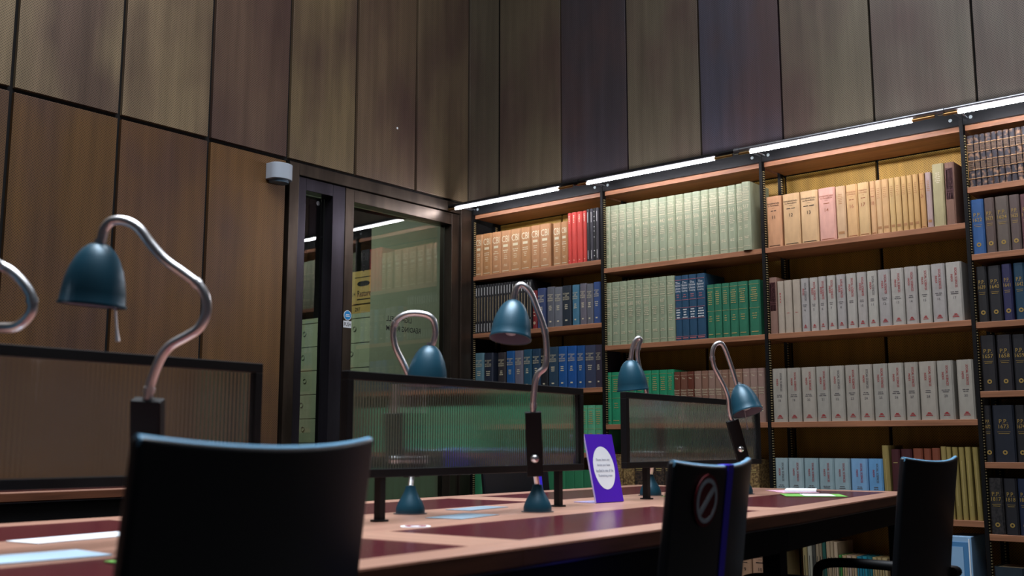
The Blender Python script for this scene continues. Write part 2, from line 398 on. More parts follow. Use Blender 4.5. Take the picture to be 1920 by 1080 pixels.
# storeroom contents
k = 0
ROWN = ['top', 'second', 'third', 'fourth', 'fifth', 'sixth', 'seventh']
zs_ = [1.858 - 0.188 * i for i in range(10)]
for c, (x0, x1, nm) in enumerate(((-2.40, -1.998, 'left'), (-1.84, -1.44, 'right'))):
    for i in range(7):
        b = G().span((x0, 0.5, zs_[i] - 0.182), (x1, 0.86, zs_[i])).build('archive_box', M_BOXG, bevel=0.003)
        tag(b, f'pale green archive box, {ROWN[i]} of the {nm} stack behind the door glass', 'box', 'archive boxes in the storeroom')
        G().span((x0 - .003, 0.497, zs_[i] - 0.182), (x1 + .003, 0.5, zs_[i] - 0.16)).build('base_tray', M_BOXG, b)
        xx = x0 + (0.16 if c == 0 else 0.18) + random.uniform(-.03, .03)
        G().sweep([(xx + .018 * math.cos(a), 0.496, zs_[i] - .075 + .018 * math.sin(a)) for a in [2 * PI * j / 12 for j in range(13)]], .003, 6).build('pull_ring', M_PALEG, b)
    b = G().span((x0, 0.5, 1.864), (x1, 0.86, 1.90)).build('box_lid', M_BOXG, bevel=0.002)
    tag(b, f'flat pale green box lid on top of the {nm} archive box stack', 'box lid', 'lids on the archive box stacks')
# plinths that carry the two stacks
for (x0, x1, nm) in ((-2.40, -1.998, 'left'), (-1.84, -1.44, 'right')):
    tag(G().span((x0, 0.5, 0), (x1, 0.86, zs_[6] - 0.182)).build('storage_plinth', M_PALEG), f'plain green plinth under the {nm} archive box stack', 'plinth')
b = G().span((-1.84, 0.5, 1.9), (-1.45, 0.86, 1.962)).build('cardboard_tray', M_CARDB, bevel=0.002)
tag(b, 'shallow brown cardboard box under the taller carton behind the door', 'box')
link('lettering', lettering((('t', '297', 0.0, 0, .028, .07, 0, 0),), [M_BLK]), b, (-1.63, 0.4985, 1.93))
b = tag(G().span((-1.84, 0.5, 1.966), (-1.45, 0.86, 2.225)).build('cardboard_carton', M_CARDB, bevel=0.002), 'brown cardboard carton with hand hole and black print behind the door glass', 'carton')
G().prism([(-1.57 + .05 * math.cos(a) * (1.0) + (.02 if math.cos(a) > 0 else -.02), .0 + .02 * math.sin(a)) for a in [2 * PI * j / 16 for j in range(16)]], 0, .002).build('hand_hole', M_BLK, b)
hh = b.children[0]; hh.rotation_euler = (PI / 2, 0, 0); hh.location = (0, 0.5, 2.125)
link('lettering', lettering((('t', 'Restore', .04, 0, .05, .15, 0, 0), ('t', 'R14', -.085, 0, .03, .05, 0, 0), ('b', .04, -.045, .16, .008, 0), ('b', 0.02, -.08, .2, .006, 0), ('b', .03, .125, .2, .006, 0), ('r', .03, .175, .008, .001, 0)), [M_BLK]), b, (-1.6, 0.4985, 2.05))
tag(G().span((-1.438, 0.45, 0), (-0.62, 0.9, 2.55)).build('storage_cabinet', M_PALEG, bevel=0.004), 'tall plain pale green cabinet side seen through the glass door', 'cabinet')

# ------------------------------------------------------------------ bookcases
S1 = [1.957, 1.594, 1.229, 0.864, 0.500, 0.135]
S2 = [1.902, 1.461, 1.021, 0.582, 0.143]
S4 = [2.061, 1.753, 1.447, 1.142, 0.835, 0.528, 0.222]
BAYS = [(0.0, S1, 'next to the glass door'), (1.0, S2, 'second from the glass door'), (2.0, S2, 'third from the glass door'), (3.0, S4, 'at the right edge of the photo')]
TOP = 2.352; PW = 0.016
for bi, (bx, shelves, where) in enumerate(BAYS):
    bc = thing('bookcase', f'tall black steel bookcase with wooden shelves, {where}', 'bookcase', (bx, 0, 0), 0, 'bookcases along the wall')
    def upright(x):
        u = G().span((x - PW / 2, -0.004, 0), (x + PW / 2, 0.03, 2.44)).build('upright', M_BLACK, bc)
        G().span((x + PW / 2, 0.006, 0.1), (x + PW / 2 + 0.004, 0.02, 2.31)).build('slotted_strip', M_SLOT, u)
        u = G().span((x - PW / 2, 0.21, 0), (x + PW / 2, 0.245, 2.44)).build('upright', M_BLACK, bc)
        G().span((x + PW / 2, 0.214, 0.1), (x + PW / 2 + 0.004, 0.228, 2.31)).build('slotted_strip', M_SLOT, u)
    upright(0)
    if bi == 3: upright(1.0)
    for z in [TOP] + shelves:
        th = 0.024 if z == TOP else 0.027
        G().span((PW / 2 + 0.001 + (0.004 if z == TOP else 0), 0.0 if z != TOP else 0.012, z - th), (1 - PW / 2 - 0.001, 0.25, z)).build('shelf', M_SHELF, bc, bevel=0.0015)
    G().span((PW / 2, -0.002, TOP + 0.001), (1 - PW / 2, 0.010, TOP + 0.088)).build('fascia', M_FASCIA, bc, bevel=0.001)
    for x in (0.045, 0.955):
        G().lathe([(0, 0), (0, .0085), (.003, .0075), (.003, .003), (.0015, .003), (.0015, 0)], (x, -0.002, TOP + 0.032), (0, -1, 0), 16).build('screw', M_SCREWM, bc, smooth=True)
    # light bar in front of the fascia
    RY, RZ = -0.215, 2.372; x0 = bx - 0.02
    lb = thing('shelf_light', ['slim strip light over the bookcase next to the glass door', 'slim strip light over the second bookcase from the glass door', 'strip light over the third bookcase from the glass door', 'brightest strip light, over the bookcase at the right edge'][bi], 'strip light', (x0, RY, RZ), 0, 'strip lights above the bookcases')
    G().cyl((0.017, 0, 0), (0.987, 0, 0), 0.0115).build('rail', M_GREY if bi > 1 else M_FASCIA, lb, smooth=True)
    n = 90; pts = [(0.075 + 0.80 * i / n, -0.004, -0.021) for i in range(n + 1)]
    G().sweep(pts, [0.0068 + (0.0018 if i % 2 else 0.0) for i in range(n + 1)], 12).build('led_tube', M_LED, lb)
    G().cyl((0.012, -0.003, -0.019), (0.075, -0.004, -0.020), 0.0065, 12).build('tube_end', M_BRASS, lb, smooth=True)
    G().cyl((0.875, -0.004, -0.020), (0.975, -0.003, -0.019), 0.0065, 12).build('tube_end', M_BRASS, lb, smooth=True)
    G().cyl((-0.012, 0, -0.003), (0.016, 0, -0.003), 0.0165).build('collar', M_FASCIA if bi < 2 else M_GREY, lb, smooth=True)
    for dx in (0.03, 0.055):
        G().sweep([(dx, 0, -0.006), (dx + 0.0, 0.12, 0.008), (dx - 0.005, 0.205, 0.010)], 0.0042, 8).build('bracket_arm', M_GREY, lb, smooth=True)

# ------------------------------------------------------------------ books
BM = {}
def cover_mesh(wd, h, d, m, bands=False):
    key = (round(wd, 3), round(h, 3), round(d, 3), m.name, bands)
    if key in BM: return BM[key]
    t = 0.003; r = min(0.007, wd * 0.28); bow = min(0.004, wd * 0.07)
    out = [(-wd / 2, d), (-wd / 2, r + bow)]
    for a in (0.25, 0.5, 0.75, 1.0):
        q = a * PI / 2; out.append((-wd / 2 + r * (1 - math.cos(q)), bow + r * (1 - math.sin(q))))
    out[-1] = (-wd / 2 + r, bow * 0.3)
    out += [(0, 0)] + [(-x, y) for x, y in reversed(out)]
    inn = [(max(-wd / 2 + t, min(wd / 2 - t, x)), y if i in (0, len(out) - 1) else max(y, r + bow + 0.002 if abs(x) > wd / 2 - t else t + bow)) for i, (x, y) in enumerate(out)]
    n = len(out); vs = [(x, y, z) for ring in (out, inn) for z in (0, h) for x, y in ring]
    O0, O1, I0, I1 = 0, n, 2 * n, 3 * n; fs = []
    for i in range(n - 1):
        fs += [(O0 + i, O0 + i + 1, O1 + i + 1, O1 + i), (I0 + i + 1, I0 + i, I1 + i, I1 + i + 1), (O1 + i, O1 + i + 1, I1 + i + 1, I1 + i), (O0 + i + 1, O0 + i, I0 + i, I0 + i + 1)]
    fs += [(O0, O1, I1, I0), (O0 + n - 1, I0 + n - 1, I1 + n - 1, O1 + n - 1)]
    g = G(); g.add(vs, fs); me = g.mesh('book', m); BM[key] = me; return me
PG = {}
def pages_mesh(wd, h, d):
    key = (round(wd, 3), round(h, 3), round(d, 3))
    if key not in PG: PG[key] = G().span((-wd / 2 + .0032, .009, .004), (wd / 2 - .0032, d - .005, h - .005)).mesh('page_block', M_PAGES)
    return PG[key]
ORD = ['first', 'second', 'third', 'fourth', 'fifth', 'sixth', 'seventh', 'eighth', 'ninth', 'tenth', 'eleventh', 'twelfth', 'thirteenth', 'fourteenth', 'fifteenth', 'sixteenth', 'seventeenth', 'eighteenth', 'nineteenth', 'twentieth', 'twenty-first', 'twenty-second', 'twenty-third', 'twenty-fourth', 'twenty-fifth']
BAYN = ['bookcase next to the glass door', 'second bookcase from the glass door', 'third bookcase from the glass door', 'rightmost bookcase']
SHN = ['top shelf', 'second shelf', 'third shelf', 'fourth shelf', 'fifth shelf', 'sixth shelf', 'lowest shelf']
CNT = {}
def book(bay, sh, x0, x1, h, col, desc, spec=None, mats=None, d=0.19, y=0.012, lean=0.0, bands=False):
    z = BAYS[bay][1][sh]; wd = x1 - x0 - 0.0008
    m = col if not isinstance(col, str) else book_mat(col)
    o = link('book', cover_mesh(wd, h, d, m, bands), None, ((x0 + x1) / 2, y + random.uniform(-.001, .003), z + 0.0003 + abs(lean) * wd * 0.6))
    o.rotation_euler = (0, lean, 0)
    link('page_block', pages_mesh(wd, h, d), o)
    if spec: link('spine_lettering', lettering(tuple(spec), mats), o, (0, -0.0007, 0))['kind'] = 'stuff'
    if bands:
        g = G()
        for f in (0.16, 0.33, 0.5, 0.67, 0.83):
            g.sweep([(-wd / 2 + .001, .003, h * f), (-wd / 4, -.001, h * f), (wd / 4, -.001, h * f), (wd / 2 - .001, .003, h * f)], .0025, 6)
        g.build('raised_bands', M_CALFB, o)['kind'] = 'stuff'
    CNT.setdefault((bay, sh, desc), []).append(o)
    return o
R = random.Random(3)
# --- bay 1
X = [(.0135, .073), (.074, .149), (.15, .223), (.224, .302), (.303, .383), (.384, .46), (.461, .534), (.535, .613), (.631, .693), (.694, .743)]
for i, (a, b) in enumerate(X):
    wd = b - a; h = 0.266 if i < 8 else 0.26
    sp = [('t', 'CBI', 0, h * .80, .042, wd * .74, 0, 0)] + [('b', 0, h * .64, wd * .5, .016, 0)] + bars(R, 0, h * .53, wd * .7, 2, .005, .012, 0) + bars(R, 0, h * .42, wd * .4, 3, .004, .011, 0) + bars(R, 0, h * .2, wd * .45, 2, .003, .008, 0) + [('b', 0, h * .05, wd * .7, .004, 0)]
    book(0, 0, a, b, h, ['#a5784e', '#a37448', '#a87850', '#a97a52'][i % 4], 'tan book with cream capitals', sp, [M_CREAM])
for a, b in [(.744, .771), (.772, .809), (.81, .85), (.852, .878)]:
    book(0, 0, a, b, .305, '#c23a30', 'bright red book', bars(R, 0, .285, .008, 5, .006, .010, 0) + [('b', 0, .02, .008, .003, 0)], [M_CREAM])
for i, (a, b) in enumerate([(.881, .903), (.904, .926), (.927, .944), (.945, .966)]):
    book(0, 0, a, b, .31, ['#17171b', '#34323a', '#0e0e10', '#37343a'][i], 'black magazine volume', [('b', 0, .26, .003, .06, 0), ('b', 0, .04, .003, .05, 0)] if i != 2 else [('r', 0, z_, .003, .0002, 0) for z_ in (.29, .26, .235, .2, .175, .14, .06, .03)], [M_SILV])
for i in range(20):
    a = .0135 + i * .0229
    book(0, 1, a, a + .0222, .306 - .0003 * i, '#0c0c10', 'thin black volume with white spine labels', [('b', 0, .262, .004, .05, 0), ('b', 0, .035, .004, .05, 0), ('b', .001, .15, .0025, .15, 1)], [M_SILV, M_PAGES])
DNB = lambda wd, h: [('t', s_, 0, h * f, .009, wd * .72, 0, 0) for s_, f in (('DICTIONARY', .80), ('OF', .755), ('NATIONAL', .71), ('BIOGRAPHY', .66))] + bars(R, 0, h * .52, wd * .5, 3, .005, .011, 0) + [('b', 0, h * .14, wd * .26, .008, 0)]
book(0, 1, .475, .509, .231, '#6e1519', 'dark red book', bars(R, 0, .1, .02, 2, .006, .02, 0) + [('r', 0, .035, .008, .004, 0)], [M_CREAM])
for (a, b, h, c, ds) in [(.51, .572, .241, '#2f3d63', 'slate blue book'), (.586, .641, .242, '#565860', 'grey cloth book'), (.641, .697, .236, '#63666e', 'grey cloth book'), (.699, .763, .238, '#182430', 'dark navy book'), (.77, .819, .237, '#3d6e86', 'pale teal book'), (.825, .872, .24, '#625e68', 'grey cloth book'), (.874, .919, .234, '#5d5e66', 'grey cloth book'), (.921, .969, .239, '#30497c', 'slate blue book')]:
    book(0, 1, a, b, h, c, ds, DNB(b - a, h), [M_CREAM])
for (a, b, h, c, ds) in [(.014, .085, .244, '#517480', 'grey-teal book'), (.088, .16, .241, '#1b2232', 'worn dark navy book'), (.2, .262, .238, '#2b262a', 'leaning brown-black book'), (.268, .332, .243, '#0d4d84', 'bright blue book'), (.335, .398, .242, '#625f6c', 'mauve grey book'), (.402, .464, .245, '#14455c', 'dark teal book'), (.469, .531, .245, '#13334c', 'dark teal book'), (.534, .589, .246, '#0d1017', 'almost black book'), (.593, .663, .249, '#1f3a4e', 'dark teal book'), (.667, .729, .248, '#0b4c8a', 'bright blue book'), (.732, .796, .247, '#0b4c90', 'bright blue book'), (.801, .855, .245, '#0c4680', 'bright blue book'), (.856, .93, .244, '#333a52', 'faded slate book'), (.931, .975, .243, '#332c3c', 'plum grey book')]:
    book(0, 2, a, b, h, c, ds, DNB(b - a, h), [M_CREAM])
GB = lambda wd, h: [('b', 0, h * .93, wd * .9, .0015, 0)] + bars(R, 0, h * .86, wd * .7, 7, .004, .011, 0) + [('b', 0, h * .5, wd * .9, .0015, 0)] + bars(R, 0, h * .4, wd * .5, 3, .004, .012, 0) + [('b', 0, h * .07, wd * .6, .004, 0)]
xx = .013
for i in range(18):
    b = [.062, .11, .162, .215, .262, .318, .37, .42, .472, .522, .575, .63, .68, .73, .78, .828, .869, .922][i]
    book(0, 3, xx + .001, b, .267, ['#5caa80', '#54a478', '#5eac84'][i % 3], 'light green book', GB(b - xx, .267), [M_TANF]); xx = b
book(0, 3, .923, .971, .266, '#54a478', 'light green book', GB(.048, .266), [M_TANF])
xx = .013
for i in range(15):
    b = xx + .0635; book(0, 4, xx + .001, b, .268, ['#2f7f55', '#2a7850'][i % 2], 'mid green book', None, None); xx = b
# --- bay 2
E1 = [1.0135, 1.046, 1.102, 1.154, 1.206, 1.258, 1.311, 1.367, 1.421, 1.475, 1.529, 1.582, 1.635, 1.684, 1.74, 1.795, 1.846, 1.89, 1.940]
NUM = ['390', '392', '393', '400', '421', '438', '441', '442', '449', '450', '501', '506', '507', '511', '514', '515', '516', '517']
def nuc(wd, h, num, k=0):
    s_ = [('b', 0, h * .925, wd * .95, .0012, 0), ('b', 0, h * .70, wd * .95, .0012, 0)]
    s_ += [('t', t_, 0, h * f, .0115, wd * .8, 0, 0) for t_, f in (('The', .885), ('National', .85), ('Union', .81), ('Catalog', .77))] + [('b', 0, h * .732, wd * .75, .004, 0)]
    s_ += [('t', num, 0, h * .635, .021, wd * .62, 0, 0)] if num else []
    s_ += bars(R, 0, h * .55, wd * .7, 5, .0035, .010, 0) + bars(R, 0, h * .36, wd * .5, 2, .0035, .010, 0) + bars(R, 0, h * .2, wd * .75, 2, .0035, .008, 0) + [('b', 0, h * .06, wd * .8, .0025, 0)]
    return s_
for i in range(18):
    a, b = E1[i], E1[i + 1] - .001
    book(1, 0, a, b, .36, ['#99a083', '#969c80', '#9ba287', '#949d82'][i % 4], 'sage green book', nuc(b - a, .36, NUM[i]), [M_CREAM], d=.22, y=.012 if i < 17 else -.012)
E2 = [1.0135, 1.049, 1.103, 1.153, 1.205, 1.257, 1.309, 1.363, 1.409, 1.460]
for i in range(9):
    a, b = E2[i], E2[i + 1] - .001
    book(1, 1, a, b, .358, ['#8b967a', '#88947a', '#8f9a7e'][i % 3], 'sage green book', nuc(b - a, .358, ['585', '586', '587', '588', '592', '602', '', '607', ''][i]), [M_CREAM], d=.22)
for a, b in [(1.462, 1.503), (1.504, 1.547), (1.548, 1.595), (1.597, 1.647)]:
    wd = b - a; h = .352
    sp = [('b', 0, h * f, wd * .95, .0025, 1) for f in (.93, .62, .5, .33, .06)] + [('t', t_, 0, h * f, .012, wd * .8, 0, 0) for t_, f in (('The', .885), ('National', .845), ('Union', .80), ('Catalog', .755))] + bars(R, 0, h * .7, wd * .5, 2, .005, .012, 1) + bars(R, 0, h * .47, wd * .8, 4, .006, .014, 0) + [('b', 0, h * .035, wd * .8, .006, 1)]
    book(1, 1, a, b, h, '#1a4460', 'dark blue book with red and white bands', sp, [M_SILV, mat('foil_rose', '#a4636a', .5)], d=.22)
for a, b in [(1.658, 1.7), (1.701, 1.743), (1.744, 1.788), (1.789, 1.838), (1.839, 1.893), (1.9, 1.964)]:
    book(1, 1, a, b, .285, '#236c50', 'emerald green book', GB(b - a, .285), [M_TANF])
E3 = [1.0135, 1.04, 1.106, 1.155, 1.205, 1.251, 1.303, 1.351, 1.402, 1.444]
for i in range(9):
    a, b = E3[i], E3[i + 1] - .001; book(1, 2, a, b, .289, '#1d8a60', 'bright green book', GB(b - a, .289), [M_TANF])
E4 = [1.445, 1.484, 1.527, 1.568, 1.611, 1.651, 1.692, 1.732, 1.771, 1.811, 1.85, 1.891, 1.933, 1.973]
BR = ['#63321f', '#6d4230', '#5d2814', '#8a6a5a', '#835e4c', '#8f7264', '#8c6e5e', '#866452', '#8d6c5a', '#8a6854', '#96796c', '#977c70', '#94776c']
for i in range(13):
    a, b = E4[i], E4[i + 1] - .001; wd = b - a; h = .273
    book(1, 2, a, b, h, BR[i], 'reddish brown book' if i < 3 else 'dusty pink-brown book', [('t', 'The', 0, h * .87, .008, wd * .5, 0, 0), ('b', 0, h * .93, wd * .9, .001, 0)] + [('t', t_, 0, h * f, .010, wd * .8, 0, 0) for t_, f in (('National', .64), ('Union', .59), ('Catalog', .54))] + bars(R, 0, h * .3, wd * .6, 3, .004, .012, 0), [M_CREAM])
xx = 1.0135
for i, wd in enumerate([.042, .05, .075, .07, .06, .06, .065, .06, .065, .06, .06, .06, .065, .06, .06]):
    book(1, 3, xx, xx + wd - .001, [.275, .275, .25, .24, .25, .26, .255, .262][i % 8], [M_MOTT, M_MOTT, M_MOTT, M_MOTD, M_MOTD, M_MOTD, M_MOTD, M_MOTT][i % 8] if i != 14 else M_MOTT, 'old mottled brown book', [('b', 0, .2, wd * .6, .004, 0), ('b', 0, .19, wd * .5, .003, 0)], [M_TANF] ); xx += wd
def iip(wd, h, num, mi=0):
    return [('t', 'International Index', 0, h * .86, .0095, wd * .82, 0, mi), ('t', 'to Periodicals', 0, h * .815, .0085, wd * .7, 0, mi), ('b', 0, h * .765, wd * .22, .0012, mi)] + bars(R, 0, h * .71, wd * .72, 1, .0035, .01, mi) + [('t', num, 0, h * .585, .017, wd * .5, 0, mi), ('b', 0, h * .03, wd * .7, .003, mi)]
xx = 1.02
for i in range(9):
    b = xx + .086; book(1, 4, xx, b, .262, ['#8e6a48', '#7c5a3c', '#947050'][i % 3], 'brown paper-bound volume', iip(.085, .262, str(i + 1)), [M_BLK]); xx = b + .0005
book(1, 4, 1.801, 1.867, .261, '#a07c60', 'tan paper-bound volume', iip(.066, .261, '9'), [M_BLK]); book(1, 4, 1.872, 1.962, .265, '#a58066', 'tan paper-bound volume', iip(.09, .265, '10'), [M_BLK])
# --- bay 3
T3 = [(2.016, 2.098), (2.106, 2.197), (2.201, 2.293), (2.297, 2.383), (2.386, 2.435), (2.438, 2.496), (2.498, 2.553), (2.557, 2.584), (2.584, 2.613), (2.613, 2.647), (2.649, 2.676), (2.677, 2.706), (2.709, 2.734), (2.735, 2.761), (2.763, 2.789), (2.792, 2.817), (2.82, 2.847)]
C3 = ['#c18f68', '#c4a074', '#c7a478', '#cf9c8c', '#c2a07a', '#c89f6c', '#c6a472', '#c99e70', '#c7a274', '#c9a06e', '#c2a16a', '#c39f68', '#c09a62', '#c29c64', '#c09860', '#ba8e58', '#a8918c']
for i, (a, b) in enumerate(T3):
    wd = b - a; num = {0: '11', 1: '12', 2: '13', 3: '14', 5: '16', 6: '17', 7: '18', 15: '26'}.get(i)
    if i < 3: sp, mm = iip(wd, .265, num), [M_BLK]
    elif num: sp, mm = iip(wd, .262, num), [mat('ink_brown', '#9a5a3a', .7)]
    else: sp, mm = bars(R, 0, .22, wd * .6, 6, .003, .009, 0) + [('b', 0, .03, wd * .6, .012, 0)], [mat('ink_tan', '#a8794c', .7)]
    ds = {0: 'wide orange-tan book', 3: 'wide pinkish book', 16: 'greyish pink book'}.get(i, 'wide straw-coloured book' if wd > .045 else 'narrow straw-coloured book')
    book(2, 0, a, b, .265 if i < 4 else .262, C3[i], ds, sp, mm, d=.2, lean=-.006)
def bio(h, w_): return [('b', 0, h * .66, w_ * .74, h * .5, 1)] + [('t', 'BIOGRAPHICAL', w_ * .2, h * .73, .010, h * .34, -PI / 2, 0), ('t', 'DICTIONARIES', -w_ * .02, h * .73, .010, h * .34, -PI / 2, 0), ('b', -w_ * .24, h * .73, .004, h * .3, 0), ('b', 0, h * .535, w_ * .6, .002, 0)] + [('b', w_ * dx, h * .46, .003, h * .1, 0) for dx in (-.22, -.05, .12, .24)]
book(2, 0, 2.85, 2.903, .294, '#a69c74', 'tall pale olive book', bars(R, 0, .25, .03, 6, .003, .009, 0), [M_CREAM], lean=.008)
book(2, 0, 2.906, 2.950, .292, '#7e5c4c', 'tall brown book with maroon title label', bio(.292, .044), [M_SILV, M_MAROON], lean=.01)
book(2, 1, 2.0135, 2.055, .288, '#86675a', 'brown book with maroon title label', bio(.288, .043), [M_SILV, M_MAROON])
T = [(2.058, 2.093), (2.096, 2.137), (2.141, 2.181), (2.185, 2.226), (2.23, 2.272), (2.276, 2.315), (2.321, 2.363), (2.367, 2.412), (2.417, 2.466), (2.47, 2.517), (2.521, 2.569), (2.573, 2.632), (2.635, 2.696), (2.699, 2.756), (2.76, 2.817), (2.821, 2.883), (2.887, 2.958)]
def ssi(wd, h, num, dark=False, faint=False):
    a, c = (1, 0) if dark else (0, 0)
    s_ = [('t', 'SOCIAL SCIENCES', wd * .14, h * .745, .0105, h * .34, -PI / 2, 1 if dark else 0), ('t', 'INDEX', -wd * .12, h * .74, .009, h * .13, -PI / 2, 0)]
    s_ += bars(R, 0, h * .50, wd * .55, 2, .003, .008, 1)
    s_ += [('t', num, 0, h * .40, .011, wd * .3, 0, 1)] if num else []
    return s_ + [('b', 0, h * .12, wd * .18, .004, 0), ('b', 0, h * .10, wd * .3, .003, 0), ('b', 0, h * .075, wd * .4, .003, 0)]
M_INKD = mat('ink_soft', '#5a5658', .7)
for i, (a, b) in enumerate(T):
    if i < 3: sp = bars(R, 0, .2, (b - a) * .2, 4, .008, .014, 0) if i == 0 else [('b', 0, .1, (b - a) * .3, .002, 0)]
    else: sp = ssi(b - a, .266, str(i + 1) if i not in (8,) else '', i in (3, 10))
    book(2, 1, a, b, .265 + .0003 * i, '#a89c8c' if i < 3 else ['#a8a49c', '#a39e98', '#aaa79e', '#a09c98'][i % 4], 'beige-grey plain book' if i < 3 else 'light grey book with red title', sp, [M_REDINK, M_INKD], d=.2)
T = [(2.0135, 2.089), (2.093, 2.164), (2.169, 2.241), (2.244, 2.312), (2.315, 2.387), (2.392, 2.458), (2.46, 2.524), (2.528, 2.597), (2.599, 2.671), (2.676, 2.738), (2.742, 2.819), (2.823, 2.894), (2.908, 2.981)]
for i, (a, b) in enumerate(T):
    book(2, 2, a, b, .265, ['#a29d92', '#9d978c', '#a39c90', '#9c988e'][i % 4], 'light grey book with red title', ssi(b - a, .265, str(18 + i), i in (0, 4, 6)), [M_REDINK, M_INKD], d=.2)
T = [(2.0135, 2.08), (2.083, 2.162), (2.165, 2.238), (2.241, 2.316), (2.317, 2.395), (2.399, 2.481), (2.484, 2.553)]
for i, (a, b) in enumerate(T):
    book(2, 3, a, b, .263, ['#98acb0', '#9aaeb2', '#8ea6ac', '#93a9ae', '#94aab0', '#7ba6cc', '#669cca'][i], 'grey-blue book with red title' if i < 5 else 'sky blue book with red title', ssi(b - a, .263, '', i in (0, 6)), [M_REDINK, M_INKD], d=.2)
for (a, b, h, c, ds, ln) in [(2.558, 2.59, .324, '#94824a', 'leaning tall olive book', -.02), (2.594, 2.636, .307, '#43171c', 'dark maroon book', 0), (2.64, 2.691, .308, '#43171c', 'dark maroon book', 0), (2.695, 2.74, .311, '#7a3e28', 'rust brown book', 0), (2.744, 2.777, .311, '#7a3e28', 'rust brown book', 0), (2.78, 2.816, .313, '#7a3e28', 'rust brown book', 0), (2.822, 2.846, .32, '#97854e', 'tall olive book', -.012), (2.848, 2.868, .318, '#94824a', 'tall olive book', -.012), (2.872, 2.896, .317, '#8f7e46', 'tall olive book', -.012), (2.90, 2.923, .317, '#928148', 'tall olive book', -.012), (2.927, 2.951, .318, '#958449', 'tall olive book', -.012), (2.961, 2.984, .317, '#8d7c44', 'tall olive book', -.02)]:
    book(2, 3, a, b, h, c, ds, [('b', 0, h * .5, .003, h * .62, 0)] if 'olive' in ds else [('b', 0, h * .8, .02, .003, 0)], [M_TANF], lean=ln)
book(2, 4, 2.018, 2.038, .301, '#8c7c54', 'lone thin olive book', [('b', 0, .15, .004, .2, 0)], [M_BLK], lean=-.01)
ET = [2.142, 2.166, 2.191, 2.211, 2.227, 2.243, 2.262, 2.283, 2.3, 2.32]
CT = ['#85764e', '#949080', '#35352f', '#8a7a62', '#786a54', '#154a40', '#9c866a', '#98856a', '#aa947a']
DT = ['tall olive journal', 'tall grey journal', 'tall black journal', 'tall beige journal', 'tall beige journal', 'tall dark green journal', 'tall beige journal', 'tall beige journal', 'tall beige journal']
for i in range(9): book(2, 4, ET[i], ET[i + 1] - .001, .318 - .001 * i, CT[i], DT[i], [('b', 0, .16, .003, .16, 0)], [M_BLK], lean=-.008)
ES = [2.321, 2.336, 2.36, 2.383, 2.408, 2.434, 2.458, 2.482, 2.505, 2.527, 2.553]
CS = ['#357a38', '#a48e68', '#aa9480', '#a48c6c', '#0f6e84', '#117a8c', '#0d626c', '#a49062', '#9e8a60', '#a69266']
DS = ['short green journal', 'short beige journal', 'short beige journal', 'short beige journal', 'short teal journal', 'short teal journal', 'short teal journal', 'short straw journal', 'short straw journal', 'short straw journal']
for i in range(10): book(2, 4, ES[i], ES[i + 1] - .001, .251, CS[i], DS[i], [('b', 0, .13, .003, .14, 0)], [M_BLK], d=.16)
# pale blue file box on the lowest shelf
t = thing('file_box', 'light blue file box with inner blue panel on the lowest shelf, behind the right chair', 'file box', (2.885, -0.008, 0.1438))
G().span((-0.055, 0, 0), (0.05, 0.2, 0.37)).build('box_body', M_LBLUE, t, bevel=0.003)
G().span((-0.05, -0.003, 0.01), (0.035, 0.0, 0.345)).build('front_panel', M_MBLUE, t)
G().span((-0.05, -0.005, 0.02), (0.015, -0.003, 0.325)).build('front_label', M_LBLUE, t)
G().span((0.038, -0.003, 0.0), (0.043, 0.0, 0.36)).build('edge_strip', M_WHITE, t)
# --- bay 4
xs4 = [3.0135, 3.045, 3.069, 3.094, 3.12, 3.144, 3.17, 3.196, 3.222, 3.247] + [3.247 + .0258 * k for k in range(1, 29)]
for i in range(len(xs4) - 1):
    if xs4[i + 1] > 3.33: break
    a, b = xs4[i], xs4[i + 1] - .0012; wd = b - a; h = .241
    book(3, 0, a, b, h, M_CALF, 'antique calf book with gilt bands', [('b', 0, h * .75, wd * .8, h * .13, 1), ('b', 0, h * .42, wd * .8, h * .13, 1)] + bars(R, 0, h * .79, wd * .6, 3, .003, .010, 0) + bars(R, 0, h * .46, wd * .6, 3, .003, .010, 0), [M_TANF, mat('calf_label', '#5a4434', .6, var=.4, scale=(120, 120, 120))], d=.16, bands=True)
PP = lambda wd, h, num, f=.66: [('t', 'P.P.', 0, h * (f + .055), .018, wd * .55, 0, 0)] + ([('t', num, 0, h * (f - .035), .017, wd * .68, 0, 0)] if num else []) + [('b', 0, h * (f - .13), wd * .6, .0015, 0), ('b', 0, h * (f - .16), wd * .5, .002, 0), ('r', 0, h * .17, .010, .0045, 0)]
def pprow(sh, items, fill, h0, ds_fill, fm=M_GOLDF):
    for (a, b, h, c, num, ds) in items: book(3, sh, a, b, h, c, ds, PP(b - a, h, num), [fm], d=.19)
    x = items[-1][1] + .003; i = 0
    while x < 3.29:
        wd = (.05, .044, .056)[i % 3]; book(3, sh, x, x + wd, h0 - .003 * (i % 2), fill[i % len(fill)], ds_fill, PP(wd, h0, ''), [fm], d=.19); x += wd + .002; i += 1
pprow(1, [(3.0135, 3.069, .25, '#2a5488', '1622', 'blue book with gilt emblem'), (3.072, 3.114, .25, '#554640', '1623', 'torn brown book with gilt number'), (3.117, 3.173, .25, '#5a5048', '1624', 'grey-brown book with gilt number'), (3.176, 3.218, .249, '#564844', '1625', 'brown book with gilt number'), (3.221, 3.268, .246, '#5a3a3e', '1626', 'maroon-brown book with gilt number')], ['#564844', '#4e3a38'], .247, 'brown-black book with gilt emblem')
